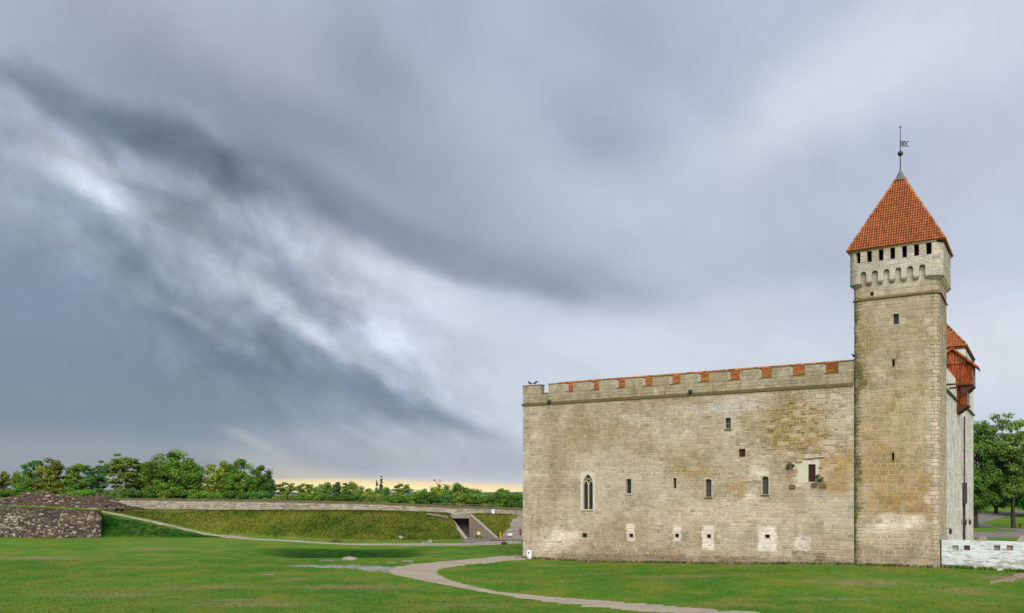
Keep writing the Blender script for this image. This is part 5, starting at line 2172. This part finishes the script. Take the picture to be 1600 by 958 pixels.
def crown_mesh(W, H, z0, n_cl, per, cr, leaf, seed, shape='dome', flat=.7):
    r = np.random.default_rng(seed)
    cen, rad = [], []
    while len(cen) < n_cl:
        if shape == 'poplar':
            t = r.random()
            z = z0 + (H - z0) * t
            k = r.integers(0, 2)
            w = W / 2 * (.35 + .5 * math.sin(math.pi * min(1, t * 1.05)))
            p = np.array([(-.28 if k else .25) * W + r.normal(0, .12 * w), r.normal(0, .2 * w), z * (.86 if k else 1.0)])
            cen.append(p)
            rad.append(cr * w * .8)
            continue
        d = r.normal(0, 1, 3)
        d /= np.linalg.norm(d)
        q = r.random() ** (.33 if shape != 'open' else .28)
        x, y, z = d * q
        if shape == 'dome':
            zz = z0 + (H - z0) * (.40 + .56 * z if z > 0 else .40 + .38 * z)
            sc = 1.0
        elif shape == 'open':                                   # layered, flat topped
            zz = z0 + (H - z0) * (.55 + .42 * z)
            sc = .75 + .35 * max(0, z)
        else:                                                   # bush
            zz = z0 + (H - z0) * (.45 + .5 * z)
            sc = 1.0
        cen.append(np.array([x * W / 2 * .86 * sc, y * W / 2 * .86 * sc, zz]))
        rad.append(cr * W * r.uniform(.6, 1.25))
    V, T = [], []
    for c, R in zip(cen, rad):
        n = int(per * r.uniform(.7, 1.3))
        d = r.normal(0, 1, (n, 3))
        d /= np.linalg.norm(d, axis=1)[:, None]
        rr_ = R * r.random(n) ** .45
        P = c + d * rr_[:, None] * np.array([1, 1, flat])
        P[:, 2] = np.maximum(P[:, 2], .1)
        nrm = d * .7 + r.normal(0, .6, (n, 3)) + np.array([0, 0, .45])
        nrm /= np.linalg.norm(nrm, axis=1)[:, None]
        a = np.cross(nrm, r.normal(0, 1, (n, 3)))
        a /= np.linalg.norm(a, axis=1)[:, None]
        b = np.cross(nrm, a)
        s = leaf * r.uniform(.6, 1.4, n)[:, None]
        V.append(np.stack([P - a * s, P - b * s * .55, P + a * s, P + b * s * .55], 1))
        T.append(np.clip(.5 + r.normal(0, .17) + r.normal(0, .09, n), 0, 1))
    V = np.concatenate(V).reshape(-1, 3)
    T = np.concatenate(T)
    Q = np.arange(len(V)).reshape(-1, 4)
    me = np_mesh('', V, Q, M_leaf, tint=T)
    me['size'] = (float(np.percentile(V[:, 0], 99) - np.percentile(V[:, 0], 1)), float(np.percentile(V[:, 2], 99.7)))
    return me, cen


def trunk_mesh(H, z0, r0, cen, seed, limbs=8, stems=1, lean=0.0):
    r = random.Random(seed)
    mb = MB()
    for s in range(stems):
        ox = 0 if stems == 1 else r.uniform(-.8, .8)
        tx = ox * 1.8 + lean
        top = (tx + r.uniform(-.2, .2), r.uniform(-.2, .2), z0 + (H - z0) * .62)
        pts = [(ox, 0, -.3), (ox * 1.1 + lean * .2, .05, z0 * .45), (ox * 1.3 + lean * .5, .1, z0), (tx, .05, z0 + (H - z0) * .3), top]
        k = r0 / math.sqrt(stems)
        mb.tube(pts, [k * 1.35, k, k * .85, k * .55, k * .2], 8, r.random())
        cs = r.sample(list(range(len(cen))), min(limbs, len(cen)))
        for i in cs:
            c = cen[i]
            zb = min(max(z0 * .75, c[2] - (abs(c[0]) + abs(c[1])) * .8), z0 + (H - z0) * .5)
            t = zb / (z0 + (H - z0) * .62)
            bx = ox + (tx - ox) * t
            mid = ((bx + c[0]) * .5, c[1] * .45, (zb + c[2]) * .5 + .2)
            mb.tube([(bx, 0, zb), mid, tuple(c)], [k * .42, k * .26, k * .09], 5, r.random())
    me = bpy.data.meshes.new('trunk')
    me.from_pydata(mb.v, [], mb.f)
    me.attributes.new('tint', 'FLOAT', 'FACE').data.foreach_set('value', np.array(mb.tint, dtype=np.float32))
    me.materials.append(M_bark)
    return me


PROTO = {}


def proto(key, W, H, z0, n_cl, per, cr, leaf, seed, shape, r0, limbs=9, stems=1, flat=.7):
    me, cen = crown_mesh(W, H, z0, n_cl, int(per * 1.9), cr * 1.14, leaf * .9, seed, shape, flat)
    PROTO[key] = (me['size'][0], me['size'][1], me, trunk_mesh(H, z0, r0, cen, seed, limbs, stems))


proto('dome', 11.5, 12.5, 0.8, 170, 120, .10, .21, 1, 'dome', .45, 14)
proto('dome_b', 8.5, 11.5, 1.0, 130, 100, .105, .2, 2, 'dome', .38, 12)
proto('round', 5.6, 10.5, 1.6, 90, 80, .125, .19, 3, 'dome', .26, 9)
proto('round_b', 5.6, 10.5, 1.8, 72, 75, .12, .19, 4, 'dome', .26, 9)
proto('open', 7.2, 12.0, 2.0, 74, 62, .10, .18, 5, 'open', .24, 22, flat=.5)
proto('open_b', 6.0, 8.0, 1.2, 52, 56, .11, .18, 6, 'open', .2, 18, flat=.5)
proto('bush', 6.5, 6.0, 0.2, 46, 110, .14, .19, 7, 'bush', .16, 6, 3)
proto('bush_b', 6.5, 6.0, 0.2, 42, 110, .13, .19, 8, 'bush', .16, 6, 3)
proto('bush_c', 5.5, 6.5, 0.6, 36, 110, .15, .19, 9, 'dome', .18, 8, 2)
proto('poplar', 1.9, 9.0, 3.0, 40, 40, .5, .14, 10, 'poplar', .14, 8)
proto('bare', 3.4, 7.5, 3.2, 10, 10, .1, .12, 11, 'open', .14, 10)
proto('big', 12.0, 18.5, 2.6, 230, 90, .09, .20, 12, 'dome', .46, 18, 2)
proto('big_b', 11.0, 19.5, 2.8, 150, 62, .085, .19, 13, 'open', .42, 30, 3, flat=.6)


def tree(px, top_py, depth, wpx, key, color, name, label, group, rot=None, cat='tree'):
    W, H, crown, trunk = PROTO[key]
    X = at(px, depth)
    zg = hh(X, depth)
    top = EYE + (768 - top_py) / F * depth
    e = empty(name, (X, depth, zg), rng.uniform(0, 6.28) if rot is None else rot)
    sw = wpx * .9 * depth / F / W
    e.scale = (sw, sw, (top - zg) / H)
    tag(e, label, cat, group)
    t = link('trunk', trunk, e)
    c = link('crown', crown, e)
    c.color = (*color, 1)
    return e


def lc(rgb, k=1.34):
    return lin(rgb, k)[:3]


DK, MD, YG, BR, OL, BL = lc((68, 98, 34)), lc((88, 120, 40)), lc((116, 134, 42)), lc((104, 112, 44)), lc((104, 122, 44)), lc((70, 108, 46))
GT = 'trees beyond the rampart wall'
TREES = [
    (2, 737, 188, 34, 'open_b', BR, 'brownish thin tree cut by the left edge of the photo'),
    (32, 739, 184, 34, 'bush_c', MD, 'low bright green tree behind the left end of the rubble heap'),
    (52, 720, 190, 40, 'round_b', BL, 'dark bluish green tree, taller neighbour of the brown-green one behind the heap'),
    (80, 719, 186, 46, 'round', BR, 'brownish green round tree with a bare trunk behind the top of the heap'),
    (119, 725, 187, 40, 'round_b', MD, 'loose light green tree behind the middle of the rubble heap'),
    (152, 721, 188, 40, 'open', BL, 'green tree with gaps, just left of the tall umbrella-shaped one'),
    (197, 710, 185, 56, 'open', OL, 'tall umbrella-shaped tree right of the rubble heap'),
    (233, 721, 190, 36, 'round_b', OL, 'slim olive tree between the umbrella-shaped tree and the broad dome'),
    (273, 708, 184, 92, 'dome', MD, 'broadest tree of the row, a dense green dome'),
    (343, 723, 186, 46, 'round', YG, 'yellowish green tree right of the broad dome'),
    (374, 719, 185, 56, 'dome_b', MD, 'round green tree right of the yellowish one'),
    (406, 729, 187, 50, 'dome_b', DK, 'dark rounded tree that ends the tall group, beside the bright horizon'),
]
for q in TREES:
    tree(*q[:6], 'broadleaf_tree', q[6], GT)
LOW = [
    (448, 752, 192, 36, 'open_b', OL, 'sparse flat-topped tree just right of the tall group'),
    (478, 754, 190, 34, 'open_b', OL, 'second sparse flat-topped tree along the bright horizon'),
    (507, 753, 188, 38, 'bush_c', MD, 'leafy tree left of the middle of the low row'),
    (532, 752, 190, 34, 'open_b', DK, 'dark tree with a ragged top in the middle of the low row'),
    (553, 752, 187, 36, 'bush_c', OL, 'olive tree in the low row, two left of the poplar'),
    (573, 762, 189, 26, 'bush_b', YG, 'low pale bush just left of the poplar'),
    (598, 760, 190, 34, 'bush_c', MD, 'round green tree at the foot of the poplar'),
    (629, 754, 188, 32, 'open_b', OL, 'sparse umbrella tree right of the poplar'),
    (658, 763, 188, 34, 'bush', MD, 'low green bush left of the bare-topped tree'),
    (683, 760, 187, 40, 'bush_b', YG, 'yellow green tree left of the dome above the tunnel'),
    (709, 754, 186, 44, 'bush_c', MD, 'domed green tree above the tunnel mouth'),
    (737, 761, 187, 42, 'bush', DK, 'dark green tree right of the tunnel'),
    (762, 768, 189, 28, 'bush_b', OL, 'small tree in the dip before the castle'),
    (785, 762, 186, 40, 'bush_c', MD, 'rounded tree near the castle corner'),
    (814, 768, 187, 34, 'bush', MD, 'tree half hidden by the castle corner'),
]
for q in LOW:
    q = (q[0], q[1] + 2, q[2], q[3] * .92, *q[4:])
    tree(*q[:6], 'broadleaf_tree', q[6], GT)
tree(592.5, 744, 196, 13, 'poplar', lc((52, 74, 48)), 'poplar_tree', 'narrow twin-topped poplar rising above the low row', GT)
tree(686, 749, 193, 24, 'bare', lc((90, 84, 50)), 'bare_tree', 'almost leafless thin tree above the low row', GT)
# undergrowth along the foot of the trees
ULAB = ['bush at the left edge of the photo, behind the heap', 'bush left of the heap top', 'bush behind the heap top', 'bush right of the heap top', 'bush behind the right half of the heap', 'bush left of the umbrella-shaped tree trunk',
        'bush under the umbrella-shaped tree', 'bush at the left foot of the broad dome', 'bush under the broad dome', 'bush at the right foot of the broad dome', 'bush under the yellowish tree', 'bush under the round green tree',
        'bush under the last tall tree', 'bush under the first sparse tree', 'bush under the second sparse tree', 'bush left of the low row middle', 'bush at the low row middle', 'bush two steps left of the poplar', 'bush left of the poplar foot',
        'bush right of the poplar foot', 'bush under the sparse umbrella tree', 'bush left of the bare-topped tree foot', 'bush above the left wing wall', 'bush above the tunnel lintel', 'bush above the right wing wall', 'bush behind the white utility box', 'bush beside the castle corner']
UP = [8, 36, 66, 100, 134, 168, 200, 232, 262, 300, 334, 366, 404, 440, 470, 500, 528, 556, 580, 610, 640, 668, 696, 722, 748, 776, 804]
for k, px in enumerate(UP):
    tree(px + rng.uniform(-4, 4), rng.uniform(764, 769) + (5 if px > 430 else 0), 177 + rng.uniform(-2, 3), rng.uniform(36, 46), ('bush', 'bush_b')[k % 2], (MD, DK, BL, OL, MD)[k % 5], 'bush', 'leafy green ' + ULAB[k], 'undergrowth beyond the rampart wall', cat='bush')

GR = 'park trees right of the castle'
tree(1526, 662, 150, 84, 'big', lc((80, 112, 46)), 'broadleaf_tree', 'dark dense tree close against the right edge of the castle', GR, .4)
tree(1583, 649, 147, 92, 'big_b', lc((100, 124, 58)), 'broadleaf_tree', 'tall loose tree with a forked dark trunk at the right edge', GR, 1.2)
tree(1556, 705, 196, 60, 'dome_b', lc((56, 108, 50)), 'broadleaf_tree', 'paler tree standing farther back between the two park trees', GR)
tree(1612, 690, 188, 90, 'dome', lc((58, 108, 48)), 'broadleaf_tree', 'broad tree behind, cut by the right edge of the photo', GR)
for px, t, d, wx in ((1530, 776, 230, 50), (1562, 782, 245, 46), (1594, 778, 236, 54)):
    tree(px, t, d, wx, 'bush', lc((84, 118, 60)), 'bush', 'pale hedge bush far behind the park trees, ' + {1530: 'beside the castle', 1562: 'at the end of the track', 1594: 'at the right edge'}[px], 'hedge behind the park', cat='bush')

# picnic table under the right-hand trees, cut by the frame
tbx, tby = at(1600, 150), 150
pt = empty('picnic_table', (tbx, tby, hh(tbx, tby)), .2)
tag(pt, 'dark wooden table on the grass at the right edge', 'table')
for k in range(4):
    m_ = MB()
    m_.box(-1.1, 1.1, -.5 + k * .26, -.27 + k * .26, .78, .84, rng.random())
    m_.build('plank', M_darkwood, pt)
for sx in (-.85, .85):
    m_ = MB()
    m_.bar((sx, -.45, 0), (sx, .2, .78), .1)
    m_.bar((sx + .1, .45, 0), (sx + .1, -.2, .78), .1)
    m_.build('leg', M_darkwood, pt)

# plants growing out of the wall by the high doorway
for px, py, s, lab in ((1234, 730, .55, 'small dark shrub rooted in the castle wall left of the high door'), (1281, 748, .5, 'small green shrub rooted in the wall right of the high door')):
    u, z = fu(px, py)
    X, Y = L0[0] + .848 * u - .53 * .15, L0[1] - .53 * u - .848 * .15
    e = empty('wall_shrub', (X, Y, z - s * .6))
    tag(e, lab, 'shrub', 'shrubs on the castle wall')
    me, cen = crown_mesh(s * 1.6, s * 1.5, .05, 14, 30, .2, .06, int(px), 'bush')
    c = link('foliage', me, e)
    c.color = (*lc((70, 88, 48)), 1)
    m_ = MB()
    for q in cen[:6]:
        m_.tube([(0, .2, 0), (q[0] * .5, q[1] * .3 + .05, q[2] * .6), tuple(q)], [.03, .02, .008], 5)
    m_.build('stem', M_bark, e)


# ------------------------------------------------------------------ birds on the battlements
def bird(u, v, z, face, label):
    e = empty('bird', (L0[0] + .848 * u + .53 * v, L0[1] - .53 * u + .848 * v, z), face)
    tag(e, label, 'bird', 'crows on the battlements')
    m_ = MB()
    m_.tube([(-.30, 0, .16), (-.24, 0, .19), (-.12, 0, .24), (.02, 0, .30), (.13, 0, .36), (.18, 0, .43), (.22, 0, .47), (.27, 0, .47), (.31, 0, .455), (.37, 0, .44)],
            [.02, .05, .09, .125, .105, .07, .066, .05, .022, .005], 9)
    m_.build('body', M_iron, e, smooth=True)
    for s in (-1, 1):
        w_ = MB()
        w_.hexa([(-.34, s * .05, .16), (.06, s * .12, .26), (.06, s * .14, .28), (-.34, s * .07, .17), (-.30, s * .04, .20), (.08, s * .09, .38), (.08, s * .11, .38), (-.30, s * .055, .21)])
        w_.build('wing', M_iron, e)
        w_ = MB()
        w_.bar((.0, s * .05, .22), (.01, s * .05, 0), .025)
        w_.bar((-.02, s * .05, .012), (.08, s * .05, .012), .024)
        w_.build('leg', M_iron, e)


ZT = Z_MER + .07
bird(fu(826)[0], .3, ZT, 2.4, 'dark bird on the corner battlement, left of the two')
bird(fu(834)[0], .35, ZT, .3, 'dark bird on the corner battlement, right of the two')
bird(34.9, 4.0, ZR1 + .17, 2.9, 'dark bird perched at the roof end against the tower')

# ------------------------------------------------------------------ grass blades


def outside(X, Y):
    """off the paths and out of the buildings"""
    u = (X - L0[0]) * .848 - (Y - L0[1]) * .53
    v = (X - L0[0]) * .53 + (Y - L0[1]) * .848
    ok = ~((u > -.1) & (u < 62) & (v > -.35))
    return ok & ~PATHMASK(X, Y)


_PT = [ground(*p) for p in ((822, 871), (765, 875), (708, 881), (650, 887), (640, 892), (660, 902), (700, 911), (760, 923), (850, 935.5), (930, 943), (1005, 950), (1115, 958), (1295, 971))]
_PWID = [1.6, 1.8, 1.9, 2.0, 2.0, 1.5, 1.1, 1.1, .95, .9, .85, .8, .8]
_PP, _PR = np.array(_PT), np.array(_PWID)


def PATHMASK(X, Y):
    m = np.zeros(len(X), bool)
    for k in range(len(_PP) - 1):
        for t in np.linspace(0, 1, 8):
            c = _PP[k] * (1 - t) + _PP[k + 1] * t
            m |= (X - c[0]) ** 2 + (Y - c[1]) ** 2 < (_PR[k] * (1 - t) + _PR[k + 1] * t) ** 2
    return m


grass_field('lawn_grass', 170000, None, (51, 96), .05, .035, 1, outside)
grass_field('slope_grass', 90000, (-72, 1), (128, 152), .15, .07, 2, lambda X, Y: (X < -1.6 + (Y - 137) * .2) & (Y > np.interp(X, KX, YC) + .3) & (Y < np.interp(X, KX, YP) - .5) & ~((X > -11) & (X < -1.8) & (Y > 133) & (Y < 150) & (X > -10.9 + (141 - Y) * .5) & (X < -6.5 + np.maximum(0, 141 - Y) * .9)))


def at_foot(X, Y):
    u = (X - L0[0]) * .848 - (Y - L0[1]) * .53
    v = (X - L0[0]) * .53 + (Y - L0[1]) * .848
    r = np.random.default_rng(3).random(len(X))
    edge = np.where((u > 35.4) & (u < 42.8), -.34, np.where(u > 42.8, .24, -.02))
    clump = np.sin(u * 1.9) * np.sin(u * .73 + 1) + np.sin(u * 4.1) * .4
    return (u > 0) & (u < 60) & (v < edge) & (v > edge - .55) & (r < .45 + .4 * clump)


grass_field('wall_foot_grass', 420000, (0, 52), (66, 99), .24, .03, 4, at_foot)
